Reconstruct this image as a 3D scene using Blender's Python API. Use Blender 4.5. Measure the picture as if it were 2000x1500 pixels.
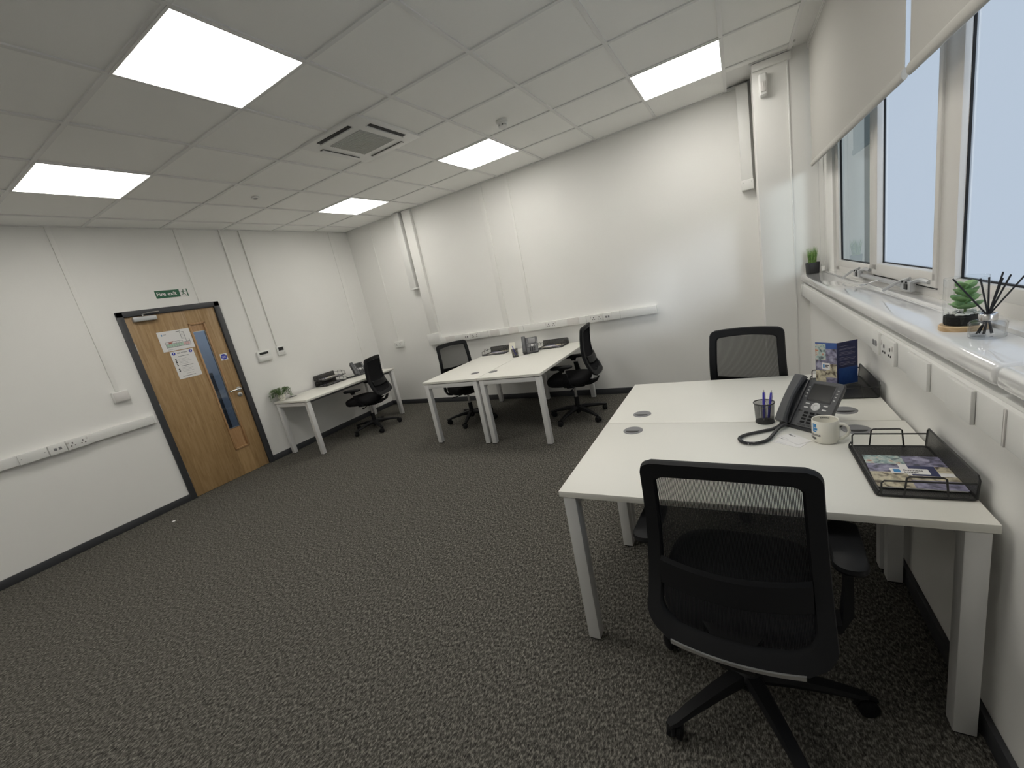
import bpy, bmesh, math, random
from mathutils import Vector, Matrix
random.seed(7)
S = bpy.context.scene
for o in list(bpy.data.objects): bpy.data.objects.remove(o)
COL = S.collection
pi = math.pi
# ------------------------------------------------------------------ camera, world, light, exposure
H = 2.756                       # suspended ceiling
XL, YF, XR, YN = -5.134, 4.695, 0.52, -2.4
cam = bpy.data.cameras.new('camera'); co = bpy.data.objects.new('camera', cam); COL.objects.link(co); S.camera = co
cam.sensor_width = 36; cam.lens = 799.07/2000*36; cam.clip_start = .02
Rw2c = Matrix(((0.86429, 0.46313151, -0.19624476), (0.05978616, 0.29279892, 0.9543031), (0.49942809, -0.83652734, 0.22537433)))
co.matrix_world = Matrix.Translation((0, 0, 1.473)) @ Rw2c.transposed().to_4x4()
S.view_settings.view_transform = 'Standard'; S.view_settings.look = 'None'; S.view_settings.gamma = 1
S.view_settings.use_curve_mapping = False
S.view_settings.exposure = 0.0
PANEL = 10.8                     # radiance of the LED panels
SKY = 0.58
w = bpy.data.worlds.new('overcast_sky'); S.world = w; w.use_nodes = True
w.node_tree.nodes['Background'].inputs[0].default_value = (0.76, 0.86, 1.0, 1)
w.node_tree.nodes['Background'].inputs[1].default_value = SKY

sl = bpy.data.lights.new('low_hazy_sun', 'SUN'); sl.energy = 1.75; sl.angle = math.radians(9); sl.color = (.93, .96, 1)
so = bpy.data.objects.new('low_hazy_sun', sl); COL.objects.link(so); so.rotation_euler = Vector((.40, -1, .14)).to_track_quat('Z', 'Y').to_euler(); so.location = (3, -5, 3)

# ------------------------------------------------------------------ materials
MATS = {}
def two_sided_ior(n, l, f, ior):
    g = n.new('ShaderNodeNewGeometry'); m = n.new('ShaderNodeMapRange'); m.inputs['To Min'].default_value = ior; m.inputs['To Max'].default_value = 1/ior
    l.new(g.outputs['Backfacing'], m.inputs['Value']); l.new(m.outputs[0], f.inputs['IOR'])
def mat(name, col=(.8, .8, .8), rough=.5, metal=0., spec=.5, coat=0., emit=None, bump=None, noise=None):
    """principled; bump=(scale,strength); noise=(scale, other colour, lo, hi)"""
    m = bpy.data.materials.new(name); m.use_nodes = True; n = m.node_tree.nodes; l = m.node_tree.links
    b = n['Principled BSDF']; b.inputs['Base Color'].default_value = (*col, 1); b.inputs['Roughness'].default_value = rough
    b.inputs['Metallic'].default_value = metal; b.inputs['Specular IOR Level'].default_value = spec; b.inputs['Coat Weight'].default_value = coat
    if emit: b.inputs['Emission Color'].default_value = (*emit[0], 1); b.inputs['Emission Strength'].default_value = emit[1]
    tc = None
    if bump or noise:
        tc = n.new('ShaderNodeTexCoord')
    if bump:
        t = n.new('ShaderNodeTexNoise'); t.inputs['Scale'].default_value = bump[0]; t.inputs['Detail'].default_value = 3
        l.new(tc.outputs['Object'], t.inputs['Vector'])
        bp = n.new('ShaderNodeBump'); bp.inputs['Strength'].default_value = bump[1]; bp.inputs['Distance'].default_value = .002
        l.new(t.outputs['Fac'], bp.inputs['Height']); l.new(bp.outputs['Normal'], b.inputs['Normal'])
    if noise:
        t = n.new('ShaderNodeTexNoise'); t.inputs['Scale'].default_value = noise[0]; t.inputs['Detail'].default_value = 4
        l.new(tc.outputs['Object'], t.inputs['Vector'])
        r = n.new('ShaderNodeValToRGB'); r.color_ramp.elements[0].position = noise[2]; r.color_ramp.elements[1].position = noise[3]
        r.color_ramp.elements[0].color = (*col, 1); r.color_ramp.elements[1].color = (*noise[1], 1)
        l.new(t.outputs['Fac'], r.inputs[0]); l.new(r.outputs[0], b.inputs['Base Color'])
    MATS[name] = m; return m
mat('wall_paint', (.86, .855, .83), .75, bump=(90, .12), noise=(1.3, (.84, .835, .81), .35, .65))
mat('ceiling_tile', (.93, .93, .905), .95, spec=.2, bump=(260, .35))
mat('ceiling_bar', (.80, .80, .785), .5)
mat('white_plastic', (.79, .79, .77), .38)
mat('off_white_plate', (.70, .68, .66), .4)
mat('white_upvc', (.74, .72, .69), .3)
mat('dark_grey_paint', (.045, .047, .052), .45)
mat('black_hole', (.02, .02, .02), .6)
mat('desk_white', (.80, .79, .735), .42, bump=(300, .03))
mat('silver_leg', (.74, .74, .735), .42, metal=.15)
mat('grommet_grey', (.22, .22, .23), .45)
mat('black_plastic', (.008, .0083, .0095), .5, spec=.2)
mat('chair_frame', (.011, .0115, .013), .6, spec=.22)
mat('black_fabric', (.014, .014, .015), .95, spec=.15, bump=(500, .6))
mat('mesh_fabric', (.03, .03, .032), .8, spec=.2)
mat('chrome', (.75, .75, .76), .18, metal=1)
mat('steel', (.6, .6, .6), .3, metal=1)
mat('bright_trim', (.72, .72, .72), .25, metal=.8)
mat('phone_grey', (.075, .077, .083), .45)
mat('phone_dark', (.04, .041, .045), .4)
mat('phone_screen', (.016, .017, .017), .2)
mat('key_light', (.6, .6, .6), .4)
mat('mug_white', (.82, .80, .72), .22)
mat('logo_blue', (.05, .25, .55), .5)
mat('ink', (.02, .02, .03), .6)
mat('paper', (.80, .79, .78), .7)
mat('sign_green', (.02, .12, .06), .45)
mat('sign_blue', (.03, .05, .42), .45)
mat('pen_blue', (.06, .05, .45), .3)
mat('tray_black', (.02, .02, .02), .45)
mat('pot_black', (.02, .02, .022), .6)
mat('grass_green', (.10, .26, .04), .6, noise=(60, (.32, .45, .16), .4, .6))
mat('leaf_green', (.05, .13, .03), .5, noise=(40, (.14, .22, .07), .4, .6))
mat('succulent_green', (.16, .32, .12), .5, noise=(25, (.28, .45, .2), .35, .65))
mat('reed_black', (.012, .012, .014), .7)
mat('pebble', (.75, .74, .70), .6)
mat('soil_black', (.012, .012, .012), .9, bump=(200, 1))
mat('blind_fabric', (.50, .49, .46), .85, bump=(400, .2))
mat('aluminium', (.52, .53, .54), .4, metal=.5)
mat('backdrop_grey', (.17, .19, .19), .9)
mat('corridor_paint', (.30, .32, .36), .8)
mat('brick_red', (.45, .12, .08), .7)
def mat_lit():
    m = mat('led_diffuser', (.9, .9, .9), .5)
    b = m.node_tree.nodes['Principled BSDF']
    b.inputs['Emission Color'].default_value = (1, .965, .895, 1); b.inputs['Emission Strength'].default_value = PANEL
mat_lit()
def mat_sill():
    m = mat('sill_tile', (.80, .80, .80), .045, coat=.5); n = m.node_tree.nodes; l = m.node_tree.links
    tc = n.new('ShaderNodeTexCoord'); t = n.new('ShaderNodeTexNoise'); t.inputs['Scale'].default_value = 7; t.inputs['Distortion'].default_value = 1.2
    l.new(tc.outputs['Object'], t.inputs['Vector']); bp = n.new('ShaderNodeBump'); bp.inputs['Strength'].default_value = .04; bp.inputs['Distance'].default_value = .01
    l.new(t.outputs['Fac'], bp.inputs['Height']); l.new(bp.outputs['Normal'], n['Principled BSDF'].inputs['Normal']); l.new(bp.outputs['Normal'], n['Principled BSDF'].inputs['Coat Normal'])
mat_sill()
def mat_wood(name, c1, c2, c3, sc=(1, 14, 1.1), rough=.42):
    m = mat(name, c1, rough); n = m.node_tree.nodes; l = m.node_tree.links
    tc = n.new('ShaderNodeTexCoord'); mp = n.new('ShaderNodeMapping'); mp.inputs['Scale'].default_value = sc
    l.new(tc.outputs['Object'], mp.inputs['Vector'])
    t = n.new('ShaderNodeTexNoise'); t.inputs['Scale'].default_value = 3.2; t.inputs['Detail'].default_value = 7; t.inputs['Distortion'].default_value = 1.0
    l.new(mp.outputs[0], t.inputs['Vector']); r = n.new('ShaderNodeValToRGB'); e = r.color_ramp.elements
    e[0].position = .3; e[0].color = (*c2, 1); e[1].position = .52; e[1].color = (*c1, 1); e2 = e.new(.72); e2.color = (*c3, 1)
    l.new(t.outputs['Fac'], r.inputs[0]); l.new(r.outputs[0], n['Principled BSDF'].inputs['Base Color'])
mat_wood('oak_veneer', (.38, .245, .115), (.30, .185, .08), (.44, .30, .155))
mat_wood('pale_wood', (.62, .44, .25), (.5, .33, .17), (.7, .55, .35), (9, 9, 30))
mat_wood('oak_bead', (.42, .25, .12), (.36, .2, .09), (.5, .33, .18))
def mat_carpet():
    m = mat('carpet', (.04, .037, .033), 1.0, spec=.05); n = m.node_tree.nodes; l = m.node_tree.links; b = n['Principled BSDF']
    tc = n.new('ShaderNodeTexCoord'); mp = n.new('ShaderNodeMapping'); mp.inputs['Scale'].default_value = (260, 95, 1)
    mp.inputs['Rotation'].default_value = (0, 0, .35)
    l.new(tc.outputs['Object'], mp.inputs['Vector'])
    t = n.new('ShaderNodeTexNoise'); t.inputs['Scale'].default_value = 1; t.inputs['Detail'].default_value = 2; t.inputs['Roughness'].default_value = .7
    l.new(mp.outputs[0], t.inputs['Vector'])
    mp2 = n.new('ShaderNodeMapping'); mp2.inputs['Scale'].default_value = (110, 60, 1); mp2.inputs['Rotation'].default_value = (0, 0, -.4)
    l.new(tc.outputs['Object'], mp2.inputs['Vector'])
    t2 = n.new('ShaderNodeTexNoise'); t2.inputs['Scale'].default_value = 1; t2.inputs['Detail'].default_value = 1
    l.new(mp2.outputs[0], t2.inputs['Vector'])
    mx = n.new('ShaderNodeMath'); mx.operation = 'MULTIPLY_ADD'; mx.inputs[1].default_value = .6
    ml = n.new('ShaderNodeMath'); ml.operation = 'MULTIPLY'; ml.inputs[1].default_value = .4
    l.new(t2.outputs['Fac'], ml.inputs[0]); l.new(t.outputs['Fac'], mx.inputs[0]); l.new(ml.outputs[0], mx.inputs[2])
    t3 = n.new('ShaderNodeTexNoise'); t3.inputs['Scale'].default_value = 75; t3.inputs['Detail'].default_value = 3; l.new(tc.outputs['Object'], t3.inputs['Vector'])
    m3 = n.new('ShaderNodeMath'); m3.operation = 'MULTIPLY_ADD'; m3.inputs[1].default_value = .2; l.new(t3.outputs['Fac'], m3.inputs[0])
    m4 = n.new('ShaderNodeMath'); m4.operation = 'MULTIPLY'; m4.inputs[1].default_value = .8; l.new(mx.outputs[0], m4.inputs[0]); l.new(m4.outputs[0], m3.inputs[2])
    r = n.new('ShaderNodeValToRGB'); e = r.color_ramp.elements; e[0].position = .39; e[0].color = (.028, .026, .023, 1); e[1].position = .50; e[1].color = (.092, .088, .078, 1)
    e2 = e.new(.63); e2.color = (.27, .255, .225, 1)
    l.new(m3.outputs[0], r.inputs[0]); l.new(r.outputs[0], b.inputs['Base Color'])
    bp = n.new('ShaderNodeBump'); bp.inputs['Strength'].default_value = .7; bp.inputs['Distance'].default_value = .004
    l.new(m3.outputs[0], bp.inputs['Height']); l.new(bp.outputs['Normal'], b.inputs['Normal'])
mat_carpet()
def mat_thin_glass(name, tint=(1, 1, 1), ior=1.45):
    m = bpy.data.materials.new(name); m.use_nodes = True; n = m.node_tree.nodes; l = m.node_tree.links; n.remove(n['Principled BSDF'])
    o = n['Material Output']; f = n.new('ShaderNodeFresnel'); two_sided_ior(n, l, f, ior)
    t = n.new('ShaderNodeBsdfTransparent'); t.inputs[0].default_value = (*tint, 1); g = n.new('ShaderNodeBsdfGlossy'); g.inputs['Roughness'].default_value = .01
    x = n.new('ShaderNodeMixShader'); l.new(f.outputs[0], x.inputs[0]); l.new(t.outputs[0], x.inputs[1]); l.new(g.outputs[0], x.inputs[2]); l.new(x.outputs[0], o.inputs[0])
    MATS[name] = m
mat_thin_glass('clear_glass', (.97, .98, .98)); mat_thin_glass('window_glass', (.42, .47, .47), 1.42)
mat_thin_glass('door_glass', (.75, .8, .85), 1.5)
def mat_frosted():
    m = bpy.data.materials.new('frosted_glass'); m.use_nodes = True; n = m.node_tree.nodes; l = m.node_tree.links; n.remove(n['Principled BSDF'])
    o = n['Material Output']; f = n.new('ShaderNodeFresnel'); two_sided_ior(n, l, f, 1.03)
    t = n.new('ShaderNodeBsdfTranslucent'); t.inputs[0].default_value = (.86, .92, .97, 1); g = n.new('ShaderNodeBsdfGlossy'); g.inputs['Roughness'].default_value = .25
    tp = n.new('ShaderNodeBsdfTransparent'); tp.inputs[0].default_value = (.9, .95, 1, 1); mm = n.new('ShaderNodeMixShader'); mm.inputs[0].default_value = .42
    l.new(t.outputs[0], mm.inputs[1]); l.new(tp.outputs[0], mm.inputs[2])
    x = n.new('ShaderNodeMixShader'); l.new(f.outputs[0], x.inputs[0]); l.new(mm.outputs[0], x.inputs[1]); l.new(g.outputs[0], x.inputs[2]); l.new(x.outputs[0], o.inputs[0])
    MATS['frosted_glass'] = m
mat_frosted()
def mat_perforated(name, col, pitch, wire):
    """metal sheet pierced by a fine grid of holes"""
    m = mat(name, col, .45); n = m.node_tree.nodes; l = m.node_tree.links; o = n['Material Output']; b = n['Principled BSDF']
    tc = n.new('ShaderNodeTexCoord'); sp = n.new('ShaderNodeSeparateXYZ'); l.new(tc.outputs['UV'], sp.inputs[0])
    outs = []
    for k in (0, 1):
        a = n.new('ShaderNodeMath'); a.operation = 'DIVIDE'; a.inputs[1].default_value = pitch; l.new(sp.outputs[k], a.inputs[0])
        c = n.new('ShaderNodeMath'); c.operation = 'FRACT'; l.new(a.outputs[0], c.inputs[0])
        d = n.new('ShaderNodeMath'); d.operation = 'LESS_THAN'; d.inputs[1].default_value = wire; l.new(c.outputs[0], d.inputs[0]); outs.append(d)
    mx = n.new('ShaderNodeMath'); mx.operation = 'MAXIMUM'; l.new(outs[0].outputs[0], mx.inputs[0]); l.new(outs[1].outputs[0], mx.inputs[1])
    t = n.new('ShaderNodeBsdfTransparent'); x = n.new('ShaderNodeMixShader')
    l.new(mx.outputs[0], x.inputs[0]); l.new(t.outputs[0], x.inputs[1]); l.new(b.outputs[0], x.inputs[2]); l.new(x.outputs[0], o.inputs[0])
mat_perforated('wire_mesh', (.02, .02, .02), .0026, .36)
mat_perforated('wire_mesh_fine', (.016, .016, .015), .0022, .64)
def mat_print(name, cols, scale, rough=.35):
    m = mat(name, cols[0], rough); n = m.node_tree.nodes; l = m.node_tree.links
    tc = n.new('ShaderNodeTexCoord'); t = n.new('ShaderNodeTexNoise'); t.inputs['Scale'].default_value = scale; t.inputs['Detail'].default_value = 3; t.inputs['Distortion'].default_value = .6
    l.new(tc.outputs['Object'], t.inputs['Vector']); r = n.new('ShaderNodeValToRGB'); e = r.color_ramp.elements
    e[0].position = .35; e[0].color = (*cols[0], 1); e[1].position = .7; e[1].color = (*cols[-1], 1)
    for i, c in enumerate(cols[1:-1]): q = e.new(.35 + .35*(i+1)/(len(cols)-1)); q.color = (*c, 1)
    l.new(t.outputs['Fac'], r.inputs[0]); l.new(r.outputs[0], n['Principled BSDF'].inputs['Base Color'])
mat_print('print_street', ((.10, .12, .13), (.30, .42, .42), (.55, .60, .55), (.48, .20, .12)), 55)
mat_print('print_office', ((.06, .06, .09), (.22, .21, .32), (.40, .39, .52)), 38)
mat_print('print_lounge', ((.08, .06, .04), (.5, .45, .33), (.65, .6, .45)), 45)
mat_print('print_navy', ((.02, .025, .09), (.035, .045, .14)), 20)
mat_print('print_blue', ((.02, .06, .24), (.04, .11, .36)), 12)

# ------------------------------------------------------------------ mesh helpers
class MB:
    def __init__(s, xf=None): s.v = []; s.f = []; s.uv = {}; s.xf = xf or Matrix.Identity(4)
    def add(s, vs, fs, uvs=None):
        o = len(s.v); s.v += [s.xf @ Vector(v) for v in vs]
        for i, f in enumerate(fs):
            if uvs: s.uv[len(s.f)] = [uvs[k] for k in f]
            s.f.append([k+o for k in f])
        return s
    def box(s, x0, x1, y0, y1, z0, z1, b=0, seg=2):
        if b:
            bm = bmesh.new(); bmesh.ops.create_cube(bm, size=1)
            for v in bm.verts: v.co = Vector(((x0+x1)/2+v.co.x*(x1-x0), (y0+y1)/2+v.co.y*(y1-y0), (z0+z1)/2+v.co.z*(z1-z0)))
            bmesh.ops.bevel(bm, geom=bm.edges[:], offset=b, segments=seg, profile=.5, affect='EDGES')
            bm.verts.index_update(); s.add([v.co.copy() for v in bm.verts], [[v.index for v in f.verts] for f in bm.faces]); bm.free(); return s
        return s.add([(x, y, z) for z in (z0, z1) for y in (y0, y1) for x in (x0, x1)],
                     [(0, 2, 3, 1), (4, 5, 7, 6), (0, 1, 5, 4), (2, 6, 7, 3), (0, 4, 6, 2), (1, 3, 7, 5)])
    def tube(s, pts, r, n=8, closed=False, cap=True, rr=None):
        P = [Vector(p) for p in pts]; N = len(P); rings = []; up = None
        for i in range(N):
            if closed: t = P[(i+1) % N]-P[i-1]
            else: t = P[min(i+1, N-1)]-P[max(i-1, 0)]
            t.normalize()
            if up is None: up = t.orthogonal().normalized()
            up = (up-t*up.dot(t)); up = up.normalized() if up.length > 1e-6 else t.orthogonal().normalized()
            sd = t.cross(up); q = rr[i] if rr else r
            rings.append([P[i]+q*(math.cos(2*pi*k/n)*up+math.sin(2*pi*k/n)*sd) for k in range(n)])
        vs = [v for g in rings for v in g]; fs = []
        for i in range(N if closed else N-1):
            a, b = i*n, ((i+1) % N)*n
            for k in range(n): k2 = (k+1) % n; fs.append((a+k, a+k2, b+k2, b+k))
        if cap and not closed: fs.append(tuple(range(n))[::-1]); fs.append(tuple((N-1)*n+k for k in range(n)))
        return s.add(vs, fs)
    def lathe(s, prof, c=(0, 0, 0), n=24, a0=0, a1=None):
        c = Vector(c); vs = []; fs = []
        for r, z in prof:
            for k in range(n): a = 2*pi*k/n; vs.append(c+Vector((r*math.cos(a), r*math.sin(a), z)))
        for i in range(len(prof)-1):
            for k in range(n): k2 = (k+1) % n; fs.append((i*n+k, i*n+k2, (i+1)*n+k2, (i+1)*n+k))
        if prof[0][0] > 1e-4: fs.append(tuple(range(n))[::-1])
        if prof[-1][0] > 1e-4: fs.append(tuple((len(prof)-1)*n+k for k in range(n)))
        return s.add(vs, fs)
    def shell(s, prof, c=(0, 0, 0), n=24, uvs=False):           # open lathe, no caps
        c = Vector(c); vs = []; fs = []; uv = []
        L = 0
        for i, (r, z) in enumerate(prof):
            if i: L += math.hypot(r-prof[i-1][0], z-prof[i-1][1])
            for k in range(n+1): a = 2*pi*k/n; vs.append(c+Vector((r*math.cos(a), r*math.sin(a), z))); uv.append((a*prof[0][0]+L, a*prof[0][0]-L) if uvs else (0, 0))
        for i in range(len(prof)-1):
            for k in range(n): fs.append((i*(n+1)+k, i*(n+1)+k+1, (i+1)*(n+1)+k+1, (i+1)*(n+1)+k))
        return s.add(vs, fs, uv if uvs else None)
    def layers(s, outline, lay):
        """stack of one outline: lay = [(z, inset or scale, dy)]"""
        n = len(outline); vs = []; fs = []
        for L in lay:
            z, sc = L[0], L[1]; dy = L[2] if len(L) > 2 else 0
            for x, y in outline: vs.append((x*sc, y*sc+dy, z))
        for i in range(len(lay)-1):
            for k in range(n): k2 = (k+1) % n; fs.append((i*n+k, i*n+k2, (i+1)*n+k2, (i+1)*n+k))
        fs.append(tuple(range(n))[::-1]); fs.append(tuple((len(lay)-1)*n+k for k in range(n)))
        return s.add(vs, fs)
    def sheet(s, a, b, c, d, uv=None):
        """quad with uv in metres"""
        a, b, c, d = map(Vector, (a, b, c, d)); w_ = (b-a).length; h_ = (d-a).length
        return s.add([a, b, c, d], [(0, 1, 2, 3)], [(0, 0), (w_, 0), (w_, h_), (0, h_)])
    def obj(s, name, m, parent=None, smooth=True, loc=None):
        me = bpy.data.meshes.new(name); me.from_pydata([tuple(v) for v in s.v], [], s.f)
        if s.uv:
            ul = me.uv_layers.new(name='UVMap')
            for p in me.polygons:
                if p.index in s.uv:
                    for li, q in zip(p.loop_indices, s.uv[p.index]): ul.data[li].uv = q
        me.materials.append(MATS[m] if isinstance(m, str) else m)
        bm = bmesh.new(); bm.from_mesh(me); bmesh.ops.recalc_face_normals(bm, faces=bm.faces[:]); bm.to_mesh(me); bm.free()
        if smooth:
            for p in me.polygons: p.use_smooth = True
            me.set_sharp_from_angle(angle=math.radians(38))
        me.update()
        o = bpy.data.objects.new(name, me); COL.objects.link(o)
        if parent is not None: o.parent = parent
        if loc: o.location = loc
        return o
def rrect(w_, d, r, n=6, cx=0, cy=0):
    out = []
    for qx, qy, a0 in ((1, 1, 0), (-1, 1, 90), (-1, -1, 180), (1, -1, 270)):
        for k in range(n+1):
            a = math.radians(a0+90*k/n); out.append((cx+qx*(w_/2-r)+r*math.cos(a), cy+qy*(d/2-r)+r*math.sin(a)))
    return out
def tag(o, label, cat, group=None):
    o['label'] = label; o['category'] = cat
    if group: o['group'] = group
    return o
def thing(name, label, cat, loc=(0, 0, 0), rz=0, group=None):
    o = bpy.data.objects.new(name, None); COL.objects.link(o); o.location = loc; o.rotation_euler = (0, 0, rz); o.empty_display_size = .05
    return tag(o, label, cat, group)
def struct(name, mb=None, m=None, parent=None, **k):
    if mb is None:
        o = bpy.data.objects.new(name, None); COL.objects.link(o)
        if parent is not None: o.parent = parent
    else: o = mb.obj(name, m, parent, **k)
    if parent is None: o['kind'] = 'structure'
    return o
def copy_tree(o, parent=None):
    c = o.copy(); COL.objects.link(c)
    if parent is not None: c.parent = parent
    for ch in list(o.children): copy_tree(ch, c)
    return c
def text_verts(s, size, align='LEFT', bold=False):
    cu = bpy.data.curves.new('t', 'FONT'); cu.body = s; cu.size = size; cu.align_x = align; cu.resolution_u = 2
    if bold: cu.offset = size*.02
    o = bpy.data.objects.new('t', cu); COL.objects.link(o)
    dg = bpy.context.evaluated_depsgraph_get(); me = bpy.data.meshes.new_from_object(o.evaluated_get(dg))
    vs = [v.co.copy() for v in me.vertices]; fs = [list(p.vertices) for p in me.polygons]
    bpy.data.objects.remove(o); bpy.data.curves.remove(cu); bpy.data.meshes.remove(me)
    return vs, fs
WX = Matrix.Translation((.5, 2, 0)) @ Matrix.Rotation(.013, 4, 'Z') @ Matrix.Translation((-.5, -2, 0))   # the window wall runs very slightly askew
def W(x, y, z=0): return WX @ Vector((x, y, z))

# ------------------------------------------------------------------ room shell
struct('floor', MB().box(XL-.02, .8, YN, YF+.02, -.05, 0), 'carpet')
struct('wall_left', MB().box(XL-.12, XL, YN, 1.70, 0, H+.1).box(XL-.12, XL, 2.58, YF+.1, 0, H+.1).box(XL-.12, XL, 1.70, 2.58, 1.96, H+.1), 'wall_paint')
struct('wall_back', MB().box(XL-.12, .9, YF, YF+.12, 0, 2.95), 'wall_paint')
struct('wall_front', MB().box(XL-.12, .9, YN-.12, YN, 0, 2.95), 'wall_paint')
mb = MB(WX).box(XR, XR+.30, YN-.1, YF+.1, 0, 1.045).box(XR+.03, XR+.3, YN-.1, YF+.1, 2.72, 2.95).box(.64, XR+.3, 3.99, YF+.1, 1.04, 2.75).box(.64, XR+.3, YN-.1, -.3, 1.04, 2.75)
struct('wall_right', mb, 'wall_paint')
# pillar in the far right corner with its cover bead
col = struct('trim_1', MB().box(.168, .84, 4.25, YF+.05, 0, 2.93), 'wall_paint')
MB().box(.392, .402, 4.243, 4.252, 0, 2.74, .003).obj('cover_bead', 'white_plastic', col)
MB().box(.168, .42, 4.225, 4.252, 2.70, 2.75, .004).obj('cornice', 'wall_paint', col)
# skirtings
struct('baseboard_left', MB().box(XL, XL+.016, YN, 1.685, 0, .07, .003).box(XL, XL+.016, 2.595, YF, 0, .07, .003), 'dark_grey_paint')
struct('baseboard_back', MB().box(XL, .168, YF-.016, YF, 0, .07, .003), 'dark_grey_paint')
struct('baseboard_right', MB(WX).box(XR-.016, XR, YN, 4.3, 0, .07, .003), 'dark_grey_paint')
struct('baseboard_pillar', MB().box(.152, XR, 4.234, 4.25, 0, .07, .003).box(.152, .168, 4.234, YF, 0, .07), 'dark_grey_paint')

# suspended ceiling
GX, GY, T = -1.8216, 1.7124, .6
XC = .437
ceil = struct('ceiling', MB().box(XL-.1, XC, YN, YF+.05, H+.03, H+.06), 'ceiling_bar')
LIGHTS = [(-1, -1), (-4, -1), (2, -1), (-4, 3), (-1, 3), (2, 3), (-1, -5), (-4, -5)]
def inlight(i, j): return (i, j) in LIGHTS
xs = [GX+i*T for i in range(-5, 4)]; ys = [GY+j*T for j in range(-6, 5)]
bars = MB()
for x in xs: bars.box(x-.012, x+.012, YN, YF, H-.002, H+.03)
for y in ys:
    bars.box(XL, XC, y-.012, y+.012, H-.0015, H+.029)
bars.box(XL, XL+.02, YN, YF, H-.002, H+.02); bars.box(XL, .15, YF-.02, YF, H-.002, H+.02); bars.box(.15, XC, 4.22, 4.25, H-.002, H+.03)
bars.xf = WX; bars.box(XC-.012, XC+.012, YN, 4.26, H-.003, H+.03); bars.xf = Matrix.Identity(4)
bars.obj('ceiling_grid', 'ceiling_bar', ceil, smooth=False)
struct('ceiling_margin', MB(WX).box(XC, .80, YN-.1, 4.3, H+.012, H+.05), 'wall_paint')
tile_mesh = None
xe = [XL] + xs + [XC]; ye = [YN] + ys + [YF]
AC = (-2.735, -2.110, 2.290, 2.935)
for a in range(len(xe)-1):
    for b in range(len(ye)-1):
        x0, x1, y0, y1 = xe[a], xe[a+1], ye[b], ye[b+1]
        i = round((x0-GX)/T); j = round((y0-GY)/T)
        if a > 0 and b > 0 and inlight(i, j): continue
        if x1-x0 < .03 or y1-y0 < .03: continue
        if b == len(ye)-2 and a == len(xe)-2: y1 = 4.225
        x0 += .012; x1 -= .012; y0 += .012; y1 -= .012
        if 2.28 < (y0+y1)/2 < 2.95 and AC[0]-.3 < (x0+x1)/2 < AC[1]+.3:      # cut to the cassette's edge
            if (x0+x1)/2 < -2.42: x1 = AC[0]
            else: x0 = AC[1]
        MB().box(x0-.0005, x1+.0005, y0-.0005, y1+.0005, H+.006, H+.02).obj('ceiling_tile', 'ceiling_tile', ceil, smooth=False)

# LED panels
LBL = {(-1, -1): 'largest square lit ceiling panel, nearest, at upper left of the photo', (-4, -1): 'lit square ceiling panel above the wall left of the door',
       (2, -1): 'lit square ceiling panel above the nearest desk', (-4, 3): 'lit square ceiling panel nearest the far left room corner',
       (-1, 3): 'lit square ceiling panel beyond the smoke detector, above the far desks', (2, 3): 'lit square ceiling panel nearest the window wall pillar',
       (-1, -5): 'added ceiling panel, unseen behind the camera, to brighten the room', (-4, -5): 'lit square ceiling panel added unseen behind the camera, far left, to brighten the room'}  # row behind the camera is assumed, added to brighten the room
for i, j in LIGHTS:
    t = thing('ceiling_light', LBL[(i, j)], 'ceiling light', (GX+(i+.5)*T, GY+(j+.5)*T, H), 0, 'square LED ceiling panels')
    f = MB()
    for q in ((-.299, .299, -.299, -.287), (-.299, .299, .287, .299), (-.299, -.287, -.287, .287), (.287, .299, -.287, .287)): f.box(*q, -.004, .02)
    f.obj('light_frame', 'white_plastic', t, smooth=False)
    MB().box(-.287, .287, -.287, .287, -.001, .012).obj('diffuser', 'led_diffuser', t, smooth=False)

# air-conditioning cassette
t = thing('ceiling_cassette', 'white square air-conditioning cassette with dark louvre slots in the ceiling', 'air conditioner', ((AC[0]+AC[1])/2, (AC[2]+AC[3])/2, H))
hw, hd = (AC[1]-AC[0])/2, (AC[3]-AC[2])/2
f = MB()
slots = [(-.17, .17, .240, .272), (-.17, .17, -.285, -.248)]; slv = [(.240, .277, -.18, .18), (-.272, -.240, -.18, .18)]
f.box(-hw, hw, -hd, hd, -.012, .02, .006)
f.obj('fascia', 'white_plastic', t)
for q in (slots + slv):
    horiz = (q[1]-q[0]) > .2
    s_ = MB().box(*q, -.0155, -.011, .002).obj('air_slot', 'black_hole', t)
    fl = MB()
    if q in (slots[0], slv[1]): fl.box(q[0]+.004, q[1]-.004, q[2]+.004, q[3]-.004, -.020, -.0145, .002)       # flap shut
    elif horiz: fl.box(q[0]-.004, q[1]+.004, q[3]-.004, q[3]+.006, -.024, -.012, .002)
    else: fl.box(q[0]-.006, q[0]+.004, q[2]-.004, q[3]+.004, -.024, -.012, .002)
    fl.obj('flap', 'white_plastic', s_)
mat('grille_grey', (.62, .62, .61), .6)
g = MB().box(-.165, .165, -.172, .172, -.0145, -.0115).obj('grille', 'grille_grey', t)
gs = MB()
for k in range(22): gs.box(-.163, .163, -.170+k*.0155, -.164+k*.0155, -.0185, -.0145)
gs.obj('grille_bars', 'grille_grey', g, smooth=False)['kind'] = 'stuff'

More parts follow.
